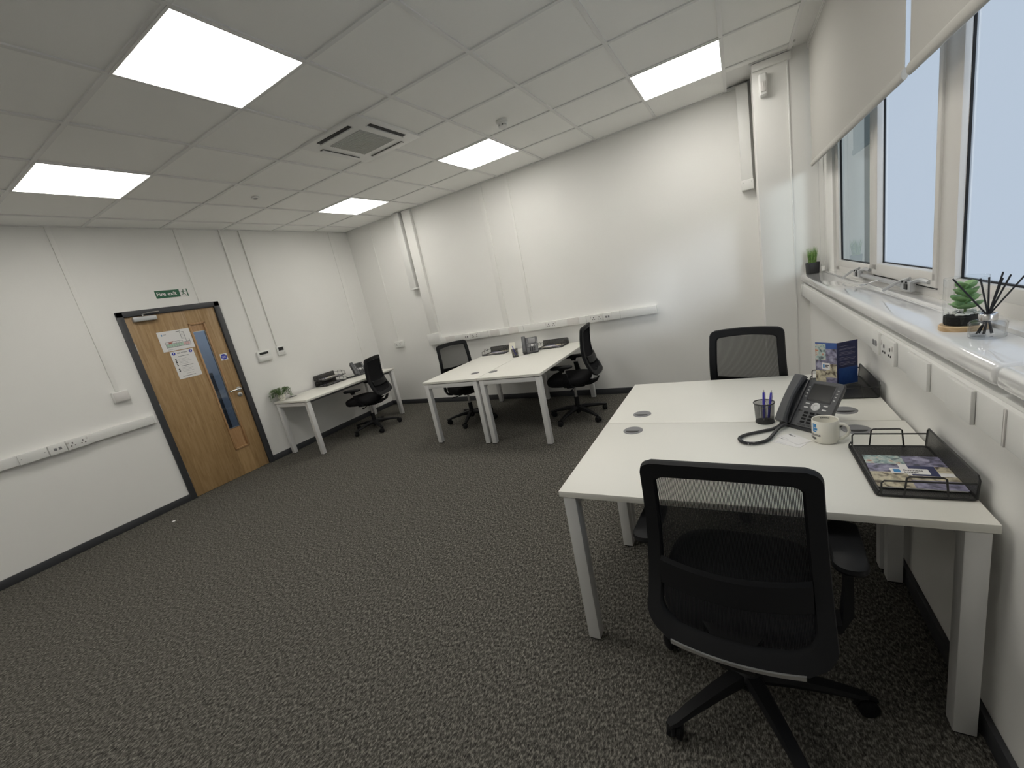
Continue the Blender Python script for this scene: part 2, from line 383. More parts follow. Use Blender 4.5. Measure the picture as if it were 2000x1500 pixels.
# smoke detector, ceiling disc, PIR
t = thing('smoke_detector', 'round white smoke detector on the ceiling', 'smoke detector', (-1.575, 3.31, H+.005))
MB().lathe([(.05, 0), (.052, -.012), (.046, -.018), (.04, -.02)], n=28).obj('mounting_base', 'white_plastic', t)
MB().lathe([(.036, -.018), (.038, -.03), (.038, -.034)], n=28).obj('sensor_neck', 'white_plastic', t)
MB().lathe([(.030, -.033), (.030, -.043)], n=20).obj('vent_ring', 'black_hole', t)
for k in range(8):
    a = k*pi/4; MB(Matrix.Rotation(a, 4, 'Z')).box(.027, .036, -.005, .005, -.046, -.03).obj('rib', 'white_plastic', t)
MB().lathe([(.036, -.042), (.034, -.05), (.022, -.056), (0, -.057)], n=28).obj('sensor_cap', 'white_plastic', t)
t = thing('ceiling_disc', 'small flush round disc in the ceiling near the door', 'ceiling fitting', (-3.913, 2.62, H))
MB().lathe([(.034, .004), (.034, -.006), (.028, -.009)], n=20).obj('disc_rim', 'white_plastic', t); MB().lathe([(.02, -.006), (.018, -.012), (0, -.013)], n=16).obj('disc_centre', 'grommet_grey', t)
t = thing('motion_sensor', 'white wall motion sensor high on the corner pillar', 'motion sensor', (.235, 4.25, 2.585))
MB().layers(rrect(.058, .05, .012, 4, 0, -.025), [(-.078, .75), (-.08+.012, .95), (-.03, 1), (.05, 1), (.075, .9), (.08, .7)]).obj('sensor_body', 'white_plastic', t)
MB().box(-.018, .018, -.055, -.048, -.05, .02, .004).obj('lens', 'off_white_plate', t)
MB().box(-.002, .002, -.057, -.054, -.012, .012).obj('lens_slit', 'white_plastic', t)
MB().box(-.01, .01, -.005, 0, .05, .09).obj('bracket', 'white_plastic', t)

# wall mounted ducts, conduits, strips
def strip(name, label, cat, boxes, m='wall_paint', extra=None, bev=.002):
    b = MB()
    for q in boxes: b.box(*q, bev)
    o = b.obj(name, m); tag(o, label, cat); return o
Y = YF
t = thing('boxed_column', 'full-height white boxing strip on the far wall behind the far chair', 'pipe boxing', (-3.88, Y, 0))
MB().box(-.075, .07, -.05, 0, 1.0, H, .003).obj('boxing', 'wall_paint', t)
t = thing('cable_duct', 'square white cable duct ending midway down the far wall', 'cable duct', (-4.045, Y, 0))
MB().box(-.052, .055, -.075, 0, 1.735, H, .003).obj('duct_body', 'white_plastic', t); MB().box(-.056, .059, -.079, 0, 1.715, 1.737, .003).obj('end_cap', 'white_plastic', t)
t = thing('cable_duct', 'square white cable duct hanging beside the window pillar', 'cable duct', (.10, Y, 0))
MB().box(-.042, .046, -.075, 0, 1.925, H, .003).obj('duct_body', 'white_plastic', t)
c = MB().box(-.045, .049, -.079, 0, 1.90, 1.985, .003).obj('end_cap', 'white_plastic', t)
for x in (-.03, .034): MB(Matrix.Translation((x, -.079, 1.965)) @ Matrix.Rotation(pi/2, 4, 'X')).lathe([(.004, 0), (.003, .002)], n=8).obj('screw', 'steel', c)
strip('conduit', 'wider of the two white conduits rising above the far desks', 'conduit', [(-2.735, -2.665, Y-.014, Y, .985, H)])
strip('conduit', 'narrow white conduit on the far wall, right of the wider one', 'conduit', [(-2.345, -2.305, Y-.012, Y, .985, H)])
strip('conduit', 'thin white conduit on the far wall dropping to a single outlet near the corner', 'conduit', [(-4.665, -4.64, Y-.013, Y, 1.02, H)])
strip('conduit', 'white conduit on the door wall dropping to a box left of the door', 'conduit', [(XL, XL+.014, 1.462, 1.495, 1.27, H)])
strip('conduit', 'white conduit running down to the top of the door frame', 'conduit', [(XL, XL+.012, 2.415, 2.45, 1.98, H)])
strip('conduit', 'thin white conduit dropping to the wider thermostat', 'conduit', [(XL, XL+.016, 2.862, 2.885, 1.33, H)])
strip('conduit', 'thin white conduit dropping to the smaller thermostat', 'conduit', [(XL, XL+.016, 3.085, 3.105, 1.34, H)])
strip('wall_strip', 'flat white joint strip on the door wall near the far corner', 'wall strip', [(XL, XL+.008, 4.355, 4.42, .07, H)])
# junction box left of the door
t = thing('junction_box', 'small white box at the foot of the conduit left of the door', 'junction box', (XL, 1.485, 1.215))
MB().box(0, .035, -.062, .062, -.05, .05, .006).obj('box_body', 'white_plastic', t); MB().box(.034, .040, -.055, .055, -.043, .043, .004).obj('cover', 'off_white_plate', t)
# thermostats
t = thing('thermostat', 'wider white thermostat with dark display right of the door', 'thermostat', (XL, 2.90, 1.265))
MB().box(0, .028, -.085, .085, -.065, .065, .008).obj('body', 'white_plastic', t)
MB().box(.026, .031, -.06, .05, .022, .05, .002).obj('display', 'phone_screen', t); MB().box(.026, .033, -.08, .08, -.058, 0, .005).obj('flap', 'white_plastic', t)
t = thing('thermostat', 'smaller square thermostat with dark display, right of the wider one', 'thermostat', (XL, 3.125, 1.285))
MB().box(0, .022, -.055, .055, -.058, .058, .007).obj('body', 'white_plastic', t)
MB().box(.02, .025, -.036, .03, 0, .042, .002).obj('display', 'phone_screen', t)
for k in range(4): MB().box(.021, .025, -.035+k*.02, -.022+k*.02, -.035, -.025, .002).obj('button', 'off_white_plate', t)

# ------------------------------------------------------------------ sockets and trunking (local: x along, -y out of the wall, z up)
def plate(parent, name, x0, x1, z0, z1, y, th=.01, m='white_plastic', bev=.003):
    return MB().box(x0, x1, y-th, y, z0, z1, bev).obj(name, m, parent)
def double_socket(parent, xc, zc, y, w_=.146, h=.086):
    p = plate(parent, 'double_socket', xc-w_/2, xc+w_/2, zc-h/2, zc+h/2, y, .011)
    hs = MB()
    for s in (-1, 1):
        cx = xc+s*.033
        hs.box(cx-.004, cx+.004, y-.0125, y-.010, zc+.004, zc+.017)
        for q in (-1, 1): hs.box(cx+q*.012-.004, cx+q*.012+.004, y-.0125, y-.010, zc-.016, zc-.009)
    hs.obj('socket_holes', 'black_hole', p)['kind'] = 'stuff'
    for s in (-1, 1):
        MB().box(xc+s*.062-.006, xc+s*.062+.006, y-.015, y-.009, zc+.012, zc+.03, .002).obj('switch', 'off_white_plate', p)
    return p
def data_outlet(parent, xc, zc, y, w_=.086, h=.086):
    p = plate(parent, 'data_outlet', xc-w_/2, xc+w_/2, zc-h/2, zc+h/2, y, .010)
    for s in (-1, 1): MB().box(xc+s*.015-.009, xc+s*.015+.009, y-.0125, y-.009, zc-.012, zc+.010, .001).obj('port', 'grommet_grey', p)
    for s in (-1, 1): MB().box(xc+s*(w_/2-.012)-.002, xc+s*(w_/2-.012)+.002, y-.0115, y-.009, zc-.002, zc+.002).obj('screw', 'steel', p)
    return p
# far wall trunking
t = thing('dado_trunking', 'long white socket trunking on the far wall above the far desks', 'cable trunking', (0, Y, 0))
MB().box(-3.92, -.81, -.05, 0, .898, .985, .004).obj('trunking_body', 'white_plastic', t); plate(t, 'end_cap', -.826, -.806, .896, .987, 0, .053)
MB().box(-4.02, -3.80, -.06, 0, .895, 1.06, .005).obj('end_box', 'white_plastic', t)
for x0, x1 in ((-3.70, -3.54), (-2.94, -2.80), (-2.66, -2.515), (-1.84, -1.69)): plate(t, 'blank_plate', x0, x1, .899, .984, -.05, .006, 'off_white_plate')
data_outlet(t, -3.33, .942, -.05); double_socket(t, -3.19, .942, -.05); double_socket(t, -2.05, .942, -.05); double_socket(t, -1.475, .942, -.05); data_outlet(t, -1.345, .942, -.05)
for x in (-2.98, -2.44, -1.60, -.60-.6): MB().box(x-.001, x+.001, -.051, -.05, .9, .984).obj('joint_line', 'grommet_grey', t)
# single outlet
t = thing('wall_socket', 'single white outlet low on the far wall near the room corner', 'wall socket', (-4.635, Y, .975))
MB().box(-.09, .09, -.035, 0, -.05, .05, .005).obj('back_box', 'white_plastic', t); double_socket(t, 0, 0, -.033, .17, .09)
# door wall trunking (rotated)
t = thing('dado_trunking', 'white socket trunking on the wall left of the door', 'cable trunking', (XL, 0, 0), pi/2)
MB().box(YN, 1.648, -.045, 0, .885, .965, .004).obj('trunking_body', 'white_plastic', t); plate(t, 'end_cap', 1.635, 1.652, .883, .967, 0, .048)
b = plate(t, 'blank_plate', .728, .895, .883, .967, -.045, .009)
for x in (.745, .878): MB().box(x-.003, x+.003, -.056, -.053, .922, .928).obj('screw', 'grommet_grey', b)
data_outlet(t, .955, .925, -.045, .105); double_socket(t, 1.082, .925, -.045, .14)
# window wall trunking
t = thing('dado_trunking', 'white socket trunking just beneath the window sill', 'cable trunking', W(0, 0), -pi/2+.013)
def wl(y): return -(y)
MB().box(wl(4.22), wl(YN+.1), .465, .52, .925, 1.018, .005).obj('trunking_body', 'white_plastic', t)
MB().box(wl(4.22), wl(YN+.1), .475, .52, 1.018, 1.03, .003).obj('top_rib', 'white_plastic', t)
plate(t, 'end_cap', wl(4.245), wl(4.225), .923, 1.02, .52, .058)
def wplate(name, y0, y1, m='white_plastic', th=.012): return plate(t, name, wl(y1), wl(y0), .927, 1.016, .465, th, m)
data_outlet(t, wl(2.12), .972, .465, .085, .088); double_socket(t, wl(1.965), .972, .465, .15, .09)
for y0, y1 in ((1.60, 1.765), (1.335, 1.475)): wplate('blank_plate', y0, y1, 'white_plastic', .010)
wplate('trunking_joint', 1.205, 1.213, 'off_white_plate', .003); wplate('blank_plate', 1.0, 1.12)

# ------------------------------------------------------------------ window
win = struct('window_1')
SB = 1.10                                                   # sill top
fr = MB(WX); x0, x1 = .655, .684
fr.box(x0, x1, -.3, 3.99, SB-.02, 1.155, .004)              # bottom rail
fr.box(x0, x1, 3.885, 3.99, 1.12, 2.75, .004); fr.box(x0, x1, 3.02, 3.11, 1.13, 2.75, .004); fr.box(x0-.006, x1, 2.035, 2.17, 1.13, 2.75, .004)
fr.box(x0, x1, .10, .25, 1.12, 2.75, .004); fr.box(x0, x1, -.3, 3.99, 2.64, 2.75, .004)
fr.obj('window_frame', 'white_upvc', win)
sb = MB(WX)                                                  # opening sash of the middle light
sb.box(x0-.014, x0+.03, 2.915, 3.003, 1.175, 2.6, .006); sb.box(x0-.014, x0+.03, 2.165, 2.20, 1.175, 2.6, .005); sb.box(x0-.014, x0+.03, 2.165, 3.003, 1.150, 1.212, .006)
sb.obj('window_sash', 'white_upvc', win)
gk = MB(WX)
for y0, y1, zb in ((3.11, 3.885, 1.195), (2.20, 2.915, 1.212), (.25, 2.035, 1.195)):
    gk.box(x0+.012, x0+.022, y0-.001, y0+.004, zb, 2.64); gk.box(x0+.012, x0+.022, y1-.004, y1+.001, zb, 2.64); gk.box(x0+.012, x0+.022, y0, y1, zb-.001, zb+.004)
gk.box(x0-.004, x0+.01, 3.003, 3.012, 1.15, 2.62); gk.box(x0-.004, x0+.01, 2.17, 3.01, 1.143, 1.149)
gk.obj('gasket', 'black_plastic', win, smooth=False)
bd = MB(WX)
for y0, y1 in ((3.11, 3.885), (.25, 2.035)): bd.box(x0-.002, x0+.014, y0, y1, 1.15, 1.195, .005)
bd.obj('glazing_bead', 'white_upvc', win)
for y0, y1, m in ((3.11, 3.885, 'window_glass'), (2.20, 2.915, 'frosted_glass'), (.25, 2.035, 'frosted_glass')):
    p = MB(WX).add([(x0+.018, y0, 1.19), (x0+.018, y1, 1.19), (x0+.018, y1, 2.66), (x0+.018, y0, 2.66)], [(0, 1, 2, 3)]).obj('pane', m, win, smooth=False)
# sill
sill = struct('window_sill')
for y0, y1 in ((-.5, 1.258), (1.262, 4.25)):
    MB(WX).box(.462, .612, y0, y1, 1.047, SB, .016, 4).obj('sill_panel', 'sill_tile', sill)
MB(WX).box(.605, .665, -.5, 4.24, 1.05, SB+.010, .005).obj('sill_step', 'sill_tile', sill)
# added dark backdrop outside, keeps bright sky out of the clear pane
struct('backdrop_wall', MB().box(1.2, 2.70, 12, 12.3, -3, 6), 'backdrop_grey')
# blinds
def blind(label, y0, y1):
    t = thing('roller_blind', label, 'blind', W(.55, (y0+y1)/2, 0), .013, 'grey roller blinds drawn halfway down')
    hw = (y1-y0)/2
    b = MB(); n = 10; vs = []; fs = []
    MB().box(-.0006, .0006, -hw, hw, 1.935, 2.745).obj('fabric', 'blind_fabric', t, smooth=False)
    MB().layers([(.013*math.cos(a)-0, .019*math.sin(a)) for a in [2*pi*k/12 for k in range(12)]], [(-hw, 1), (hw, 1)])
    bb = MB(Matrix(((1, 0, 0, 0), (0, 0, 1, 0), (0, 1, 0, 1.925), (0, 0, 0, 1))))
    bb.layers([(.010*math.cos(a), .020*math.sin(a)) for a in [2*pi*k/12 for k in range(12)]], [(-hw, 1), (hw, 1)]); bb.obj('bottom_bar', 'blind_fabric', t)
    MB(Matrix(((1, 0, 0, .02), (0, 0, 1, 0), (0, 1, 0, 2.735), (0, 0, 0, 1)))).layers([(.022*math.cos(a), .022*math.sin(a)) for a in [2*pi*k/12 for k in range(12)]], [(-hw, 1), (hw, 1)]).obj('roller', 'white_plastic', t)
    return t
t = blind('far grey roller blind, drawn halfway down, next to the pillar', 2.19, 4.17)
ch = MB(); pts = [(.035, .975, z) for z in (2.7, 1.6, 1.2)] + [(.047, .965, 1.135)] + [(.062, .955, z) for z in (1.2, 1.6, 2.7)]
ch.tube(pts, .0022, 6); ch.obj('blind_chain', 'white_plastic', t); MB().box(.036, .058, .95, .98, SB+.012, SB+.05, .004).obj('chain_bracket', 'white_plastic', t)
blind('near grey roller blind, drawn halfway down, at the photo top right', -.1, 2.14)
# window winder
t = thing('window_winder', 'grey metal scissor opener along the middle window sash', 'window opener', W(.64, 2.8, 0), .013)
MB().box(-.018, -.002, -.42, .38, 1.131, 1.149, .003).obj('winder_bar', 'aluminium', t)
for yc in (.42, -.40):
    a = MB(); a.tube([(-.055, yc+.16, 1.116), (-.035, yc+.05, 1.158), (-.012, yc-.02, 1.176)], .007, 6); a.obj('scissor_arm', 'aluminium', t)
    b = MB().box(-.026, -.006, yc-.075, yc+.05, 1.125, 1.168, .004).obj('arm_plate', 'aluminium', t)
    MB().box(-.03, -.025, yc-.045, yc-.012, 1.133, 1.156).obj('plate_inset', 'black_hole', b)
    for q in (.01, -.035): MB(Matrix.Translation((-.028, yc+q, 1.163)) @ Matrix.Rotation(pi/2, 4, 'Y')).lathe([(.004, -.003), (.004, .003)], n=8).obj('rivet', 'black_hole', b)
    MB().tube([(-.012, yc-.06, 1.165), (-.008, yc-.13, 1.178), (-.002, yc-.19, 1.172)], .009, 6).obj('sash_arm', 'aluminium', t)
MB().tube([(-.02, -.02, 1.14), (-.05, 0, 1.13), (-.062, .01, 1.125)], .003, 6).obj('eye_stem', 'aluminium', t)
MB().tube([(-.077+.015*math.cos(a), .02+.015*math.sin(a), 1.122) for a in [2*pi*k/16 for k in range(16)]], .0028, 6, closed=True).obj('winder_eye', 'aluminium', t)

# ------------------------------------------------------------------ door
d = struct('door_1')
af = MB()
for q in ((1.682, 1.736, 0, 1.975), (2.542, 2.598, 0, 1.975)): af.box(XL-.10, XL+.018, q[0], q[1], q[2], q[3], .003)
af.box(XL-.10, XL+.018, 1.682, 2.598, 1.926, 1.978, .003)
af.obj('door_frame', 'dark_grey_paint', d)
xl0, xl1 = XL-.048, XL-.004
lf = MB().box(xl0, xl1, 1.740, 2.245, .004, 1.922, .001).box(xl0, xl1, 2.392, 2.538, .004, 1.922, .001).box(xl0, xl1, 2.245, 2.392, .004, .318).box(xl0, xl1, 2.245, 2.392, 1.773, 1.922)
leaf = lf.obj('door_leaf', 'oak_veneer', d)
bd = MB()
for q in ((2.238, 2.256, .31, 1.78), (2.381, 2.399, .31, 1.78)): bd.box(xl0+.004, xl1+.009, q[0], q[1], q[2], q[3], .003)
bd.box(xl0+.004, xl1+.009, 2.238, 2.399, .308, .328, .003); bd.box(xl0+.004, xl1+.009, 2.238, 2.399, 1.762, 1.782, .003); bd.box(xl0+.01, xl1-.006, 2.25, 2.39, 1.69, 1.77); bd.box(xl0+.01, xl1-.012, 2.25, 2.39, .32, .56)  # lower wooden infill stands in for a brown reflection in the glass
bd.obj('glazing_bead', 'oak_bead', leaf)
MB().box(xl0+.02, xl0+.026, 2.25, 2.388, .32, 1.70).obj('vision_pane', 'door_glass', leaf, smooth=False)
bb = MB()
for y in (2.259, 2.378): bb.box(xl0+.026, xl1-.006, y-.003, y+.003, .56, 1.69)
bb.box(xl0+.026, xl1-.006, 2.256, 2.381, 1.684, 1.69); bb.box(xl0+.026, xl1-.006, 2.256, 2.381, .56, .566)
bb.obj('pane_trim', 'steel', leaf, smooth=False)
h = MB(Matrix.Translation((xl1, 2.497, .972)) @ Matrix.Rotation(pi/2, 4, 'Y')).lathe([(.026, 0), (.026, .008), (.01, .009), (.009, .045)], n=20).obj('handle_rose', 'steel', leaf)
MB().tube([(xl1+.04, 2.505, .972), (xl1+.05, 2.495, .972), (xl1+.052, 2.47, .972), (xl1+.052, 2.375, .970)], .009, 10).obj('lever', 'chrome', h)
kh = MB(Matrix.Translation((xl1, 2.49, .905)) @ Matrix.Rotation(pi/2, 4, 'Y')).lathe([(.026, 0), (.026, .006), (.018, .010)], n=20).obj('thumb_turn', 'steel', leaf)
MB().box(xl1+.008, xl1+.03, 2.485, 2.495, .893, .917, .003).obj('turn_knob', 'chrome', kh)
cl = MB().box(xl1, xl1+.045, 1.792, 1.985, 1.868, 1.914, .008).obj('closer_body', 'aluminium', leaf)
MB().tube([(xl1+.03, 1.88, 1.915), (xl1+.03, 1.88, 1.93), (xl1+.035, 1.90, 1.937), (xl1+.075, 1.95, 1.94), (xl1+.025, 2.02, 1.945)], .006, 6).obj('closer_arm', 'steel', cl)
for z in (.25, 1.0, 1.62): MB().box(xl1-.002, xl1+.004, 1.728, 1.745, z-.05, z+.05, .001).obj('hinge', 'steel', d)
# corridor seen through the vision panel
cor = struct('wall_corridor', MB().box(-6.75, -6.65, 1.0, 4.6, 0, 2.6).box(-6.75, XL-.12, 4.4, 4.5, 0, 2.6).box(-6.75, XL-.12, .9, 1.0, 0, 2.6).box(-6.75, XL-.1, .9, 4.6, 2.5, 2.6), 'corridor_paint')
struct('floor_corridor', MB().box(-6.75, XL-.02, .9, 4.6, -.05, -.001), 'carpet')
MB().box(-6.65, -6.60, 2.55, 2.95, 0, 1.15).obj('corridor_panel', 'dark_grey_paint', cor)
bpy.context.view_layer.update()
lt = bpy.data.lights.new('corridor_fill', 'AREA'); lt.energy = 14; lt.size = .5; lt.color = (.8, .9, 1)  # added unseen fill light, lifts the corridor behind the vision pane
lo = bpy.data.objects.new('corridor_fill', lt); COL.objects.link(lo); lo.location = (-5.9, 3.0, 2.48)

# notices: local x = along the wall (+y world), z up, out = +x world
def notice(name, label, cat, y0, y1, z0, z1, x, m='paper', group=None, th=.0015):
    t = thing(name, label, cat, (x, (y0+y1)/2, (z0+z1)/2), pi/2)
    MB().box(-(y1-y0)/2, (y1-y0)/2, -th, 0, -(z1-z0)/2, (z1-z0)/2).obj('sheet', m, t, smooth=False)
    return t, th
def on_sheet(t, th, name, m, rects=(), discs=(), texts=(), polys=()):
    b = MB(Matrix.Translation((0, -th-.0006, 0)) @ Matrix.Rotation(pi/2, 4, 'X'))
    for r in rects: b.add([(r[0], r[1], 0), (r[2], r[1], 0), (r[2], r[3], 0), (r[0], r[3], 0)], [(0, 1, 2, 3)])
    for cx, cy, r in discs: b.add([(cx+r*math.cos(2*pi*k/24), cy+r*math.sin(2*pi*k/24), 0) for k in range(24)], [tuple(range(24))])
    for p in polys: b.add([(x, y, 0) for x, y in p], [tuple(range(len(p)))])
    for s, x, y, size, al in texts:
        vs, fs = text_verts(s, size, al, True); b.add([(v.x+x, v.y+y, 0) for v in vs], fs)
    o = b.obj(name, m, t, smooth=False); return o
t, th = notice('fire_exit_sign', 'green and white fire exit sign above the oak door', 'sign', 2.055, 2.345, 2.068, 2.145, XL+.001, 'paper')
on_sheet(t, th, 'green_field', 'sign_green', rects=[(-.145, -.0385, .07, .0385), (.135, -.0385, .145, .0385)])
o = on_sheet(t, th+.0006, 'lettering', 'paper', texts=[('Fire exit', -.136, -.0145, .052, 'LEFT')])
def limb(x0, y0, x1, y1, w0, w1):
    dx, dy = x1-x0, y1-y0; L = math.hypot(dx, dy); nx, ny = -dy/L, dx/L
    return [(x0+nx*w0/2, y0+ny*w0/2), (x0-nx*w0/2, y0-ny*w0/2), (x1-nx*w1/2, y1-ny*w1/2), (x1+nx*w1/2, y1+ny*w1/2)]
on_sheet(t, th, 'running_figure', 'sign_green', discs=[(.107, .026, .006)], polys=[limb(.104, .018, .100, -.004, .010, .009), limb(.104, .016, .128, .008, .005, .004), limb(.102, .016, .084, .008, .005, .004),
         limb(.101, -.003, .115, -.017, .007, .005), limb(.115, -.017, .126, -.033, .005, .004), limb(.099, -.004, .092, -.02, .006, .005), limb(.092, -.02, .078, -.023, .005, .004)])
PX = xl1+.001
t, th = notice('floor_plan_sheet', 'landscape paper evacuation floor plan taped high on the oak door', 'notice', 1.940, 2.230, 1.534, 1.739, PX)
pl = [(-.105, -.068, .118, -.063), (-.105, -.032, .118, -.028), (-.105, -.068, -.101, -.012), (.114, -.068, .118, .0), (.05, .0, .054, .075), (.084, -.03, .088, .075), (.05, .072, .088, .076), (-.105, -.012, .05, -.009)]
pl += [(.052, .002+k*.014, .086, .0035+k*.014) for k in range(5)] + [(-.095+k*.021, -.063, -.093+k*.021, -.032) for k in range(10)] + [(-.07+k*.03, -.028, -.068+k*.03, -.012) for k in range(5)]
on_sheet(t, th, 'plan_lines', 'grommet_grey', rects=pl); on_sheet(t, th, 'plan_red_area', 'brick_red', rects=[(-.075, -.026, -.045, -.014), (-.08, -.008, -.03, -.005)])
mat('tint_green', (.45, .62, .5), .7); mat('tint_pink', (.75, .5, .5), .7)
on_sheet(t, th-.0003, 'plan_tint', 'tint_green', rects=[(-.10, -.062, .05, -.033)]); on_sheet(t, th-.0003, 'plan_tint', 'tint_pink', rects=[(.055, -.060, .11, -.033)])
on_sheet(t, th, 'plan_logo', 'logo_blue', rects=[(-.115, .058, -.105, .075)]); on_sheet(t, th, 'plan_text', 'ink', rects=[(-.10, .068, -.07, .071), (.02, .082, .06, .086), (-.10, -.088, -.03, -.086)])
t, th = notice('fire_action_notice', 'portrait fire action notice taped below the floor plan on the door', 'notice', 1.987, 2.200, 1.234, 1.526, PX)
on_sheet(t, th, 'blue_disc', 'sign_blue', discs=[(-.078, .122, .016), (.078, .122, .016)])
on_sheet(t, th+.0006, 'disc_mark', 'paper', rects=[(-.081, .118, -.075, .132), (.075, .118, .081, .132)], discs=[(-.078, .113, .003), (.078, .113, .003)])
on_sheet(t, th, 'heading', 'ink', texts=[('FIRE ACTION', 0, .116, .0155, 'CENTER')])
ln = [(-.05, .085-k*.0001, .05, .090) for k in range(1)] + [(-.055, .06-k*.014, .02+.02*(k % 3), .0615-k*.014) for k in range(5)] + [(-.05, -.018, .06, -.013)] + [(-.055, -.034-k*.014, .03+.02*(k % 2), -.0325-k*.014) for k in range(4)] + [(-.03, -.10, .04, -.098), (-.07, -.125, .05, -.12)]
on_sheet(t, th, 'text_lines', 'grommet_grey', rects=ln)
on_sheet(t, th, 'pictograms', 'ink', rects=[(-.085, .055-k*.016, -.072, .066-k*.016) for k in range(5)] + [(-.085, -.05-k*.018, -.072, -.037-k*.018) for k in range(2)])
t, th = notice('fire_door_sign', 'small white sign with blue disc beside the door glass', 'sign', 2.428, 2.502, 1.325, 1.400, PX)
on_sheet(t, th, 'blue_disc', 'sign_blue', discs=[(0, 0, .032)])
on_sheet(t, th+.0006, 'lettering', 'paper', texts=[('Fire door', 0, .003, .0115, 'CENTER'), ('keep shut', 0, -.0115, .0115, 'CENTER')])

# ------------------------------------------------------------------ desks
ZT = .695
def desk(label, x0, x1, y0, y1, long, grom=(), group='white desks with silver square legs'):
    t = thing('desk', label, 'desk', ((x0+x1)/2, (y0+y1)/2, 0), 0, group)
    cx, cy = (x0+x1)/2, (y0+y1)/2; hx, hy = (x1-x0)/2, (y1-y0)/2
    MB().box(-hx, hx, -hy, hy, ZT-.024, ZT, .0015).obj('desktop', 'desk_white', t)
    L = .05; i = .010; zt = ZT-.031
    for sx in (-1, 1):
        for sy in (-1, 1):
            xa, xb = sorted((sx*(hx-i), sx*(hx-i-L))); ya, yb = sorted((sy*(hy-i), sy*(hy-i-L)))
            lg = MB().box(xa, xb, ya, yb, .006, zt, .003).obj('leg', 'silver_leg', t)
            MB().box(xa+.004, xb-.004, ya+.004, yb-.004, 0, .008).obj('foot', 'black_plastic', lg)
    for s in (-1, 1):
        if long == 'x':
            xa, xb = sorted((s*(hx-i), s*(hx-i-.05))); MB().box(xa, xb, -hy+i+L, hy-i-L, zt-.042, zt, .002).obj('end_beam', 'silver_leg', t)
            ya, yb = sorted((s*(hy-.11), s*(hy-.14))); MB().box(-hx+i+L, hx-i-L, ya, yb, zt-.034, zt, .002).obj('side_rail', 'grommet_grey', t)
        else:
            ya, yb = sorted((s*(hy-i), s*(hy-i-.05))); MB().box(-hx+i+L, hx-i-L, ya, yb, zt-.042, zt, .002).obj('end_beam', 'silver_leg', t)
            xa, xb = sorted((s*(hx-.11), s*(hx-.14))); MB().box(xa, xb, -hy+i+L, hy-i-L, zt-.034, zt, .002).obj('side_rail', 'grommet_grey', t)
    for s in (-1, 1):
        if long == 'x': MB().box(s*.4-.02, s*.4+.02, -hy+.06, hy-.06, zt, ZT-.024).obj('spacer', 'black_plastic', t)
        else: MB().box(-hx+.06, hx-.06, s*(hy-.03)-.015, s*(hy-.03)+.015, zt, ZT-.024).obj('spacer', 'black_plastic', t)
    for gx, gy in grom:
        g = MB().lathe([(.046, ZT-.001), (.046, ZT+.001), (.043, ZT+.003), (.036, ZT+.003)], (gx-cx, gy-cy, 0), 28).obj('cable_grommet', 'grommet_grey', t)
        MB().add([(gx-cx+.034*math.cos(a), gy-cy+.034*math.sin(a), ZT+.0036) for a in [2*pi*k/28 for k in range(28)]], [tuple(range(28))]).obj('grommet_lid', 'grommet_grey', g, smooth=False)
        MB().add([(gx-cx+.032*math.cos(a), gy-cy-.012+.020*math.sin(a), ZT+.0040) for a in [pi+pi*k/12 for k in range(13)]], [tuple(range(13))]).obj('cable_slot', 'black_hole', g, smooth=False)
    return t
desk('nearest white desk, behind the black chair seen from the back', -.652, .508, 1.269, 1.960, 'x', [(-.497, 1.866), (.347, 1.870)])
desk('white desk behind the nearest one, under the blue leaflet', -.652, .500, 1.964, 2.656, 'x', [(-.497, 2.090), (.346, 2.079)])
desk('left desk of the far pair, its free corner towards the door', -2.985, -2.290, 3.185, 4.62, 'y', [(-2.455, 3.42)])
desk('right desk of the far pair, beside the chair seen side on', -2.283, -1.600, 3.185, 4.62, 'y', [(-2.232, 3.42)])
desk('narrow white desk against the door wall, carrying a trailing plant', -5.085, -4.440, 2.800, 4.245, 'y', [(-5.02, 3.02)])

# ------------------------------------------------------------------ chairs (forward = +Y)
def back_y(z):
    P = [(.47, -.292), (.53, -.264), (.60, -.228), (.68, -.206), (.76, -.201), (.86, -.208), (.98, -.226), (1.0, -.229)]
    if z <= P[0][0]: return P[0][1]
    for (a, b), (c, e) in zip(P, P[1:]):
        if z <= c:
            k = (z-a)/(c-a); k2 = k; return b+(e-b)*k2
    return P[-1][1]
def bp(s, z, off=0): return (s, back_y(z)+.55*s*s-.008+off, z)
def back_loop(w_top, w_bot, z0, z1, rt, rb, n=6, side=10, horiz=10):
    pts = []
    def wid(z): k = (z-z0)/(z1-z0); return w_bot+(w_top-w_bot)*k
    for k in range(horiz+1):                                     # bottom, left to right
        s = -(w_bot-rb)+2*(w_bot-rb)*k/horiz; pts.append((s, z0-.012*(1-(s/w_bot)**2)))
    for k in range(1, n): a = -pi/2+pi/2*k/n; pts.append((w_bot-rb+rb*math.cos(a), z0+rb+rb*math.sin(a)))
    for k in range(side+1): z = z0+rb+(z1-rt-z0-rb)*k/side; pts.append((wid(z), z))
    for k in range(1, n): a = pi/2*k/n; pts.append((w_top-rt+rt*math.cos(a), z1-rt+rt*math.sin(a)))
    for k in range(horiz+1):
        s = (w_top-rt)-2*(w_top-rt)*k/horiz; pts.append((s, z1+.010*(1-(s/w_top)**2)))
    for k in range(1, n): a = pi/2+pi/2*k/n; pts.append((-(w_top-rt)+rt*math.cos(a), z1-rt+rt*math.sin(a)))
    for k in range(side+1): z = z1-rt-(z1-rt-z0-rb)*k/side; pts.append((-wid(z), z))
    for k in range(1, n): a = pi+pi/2*k/n; pts.append((-(w_bot-rb)+rb*math.cos(a), z0+rb+rb*math.sin(a)))
    return pts
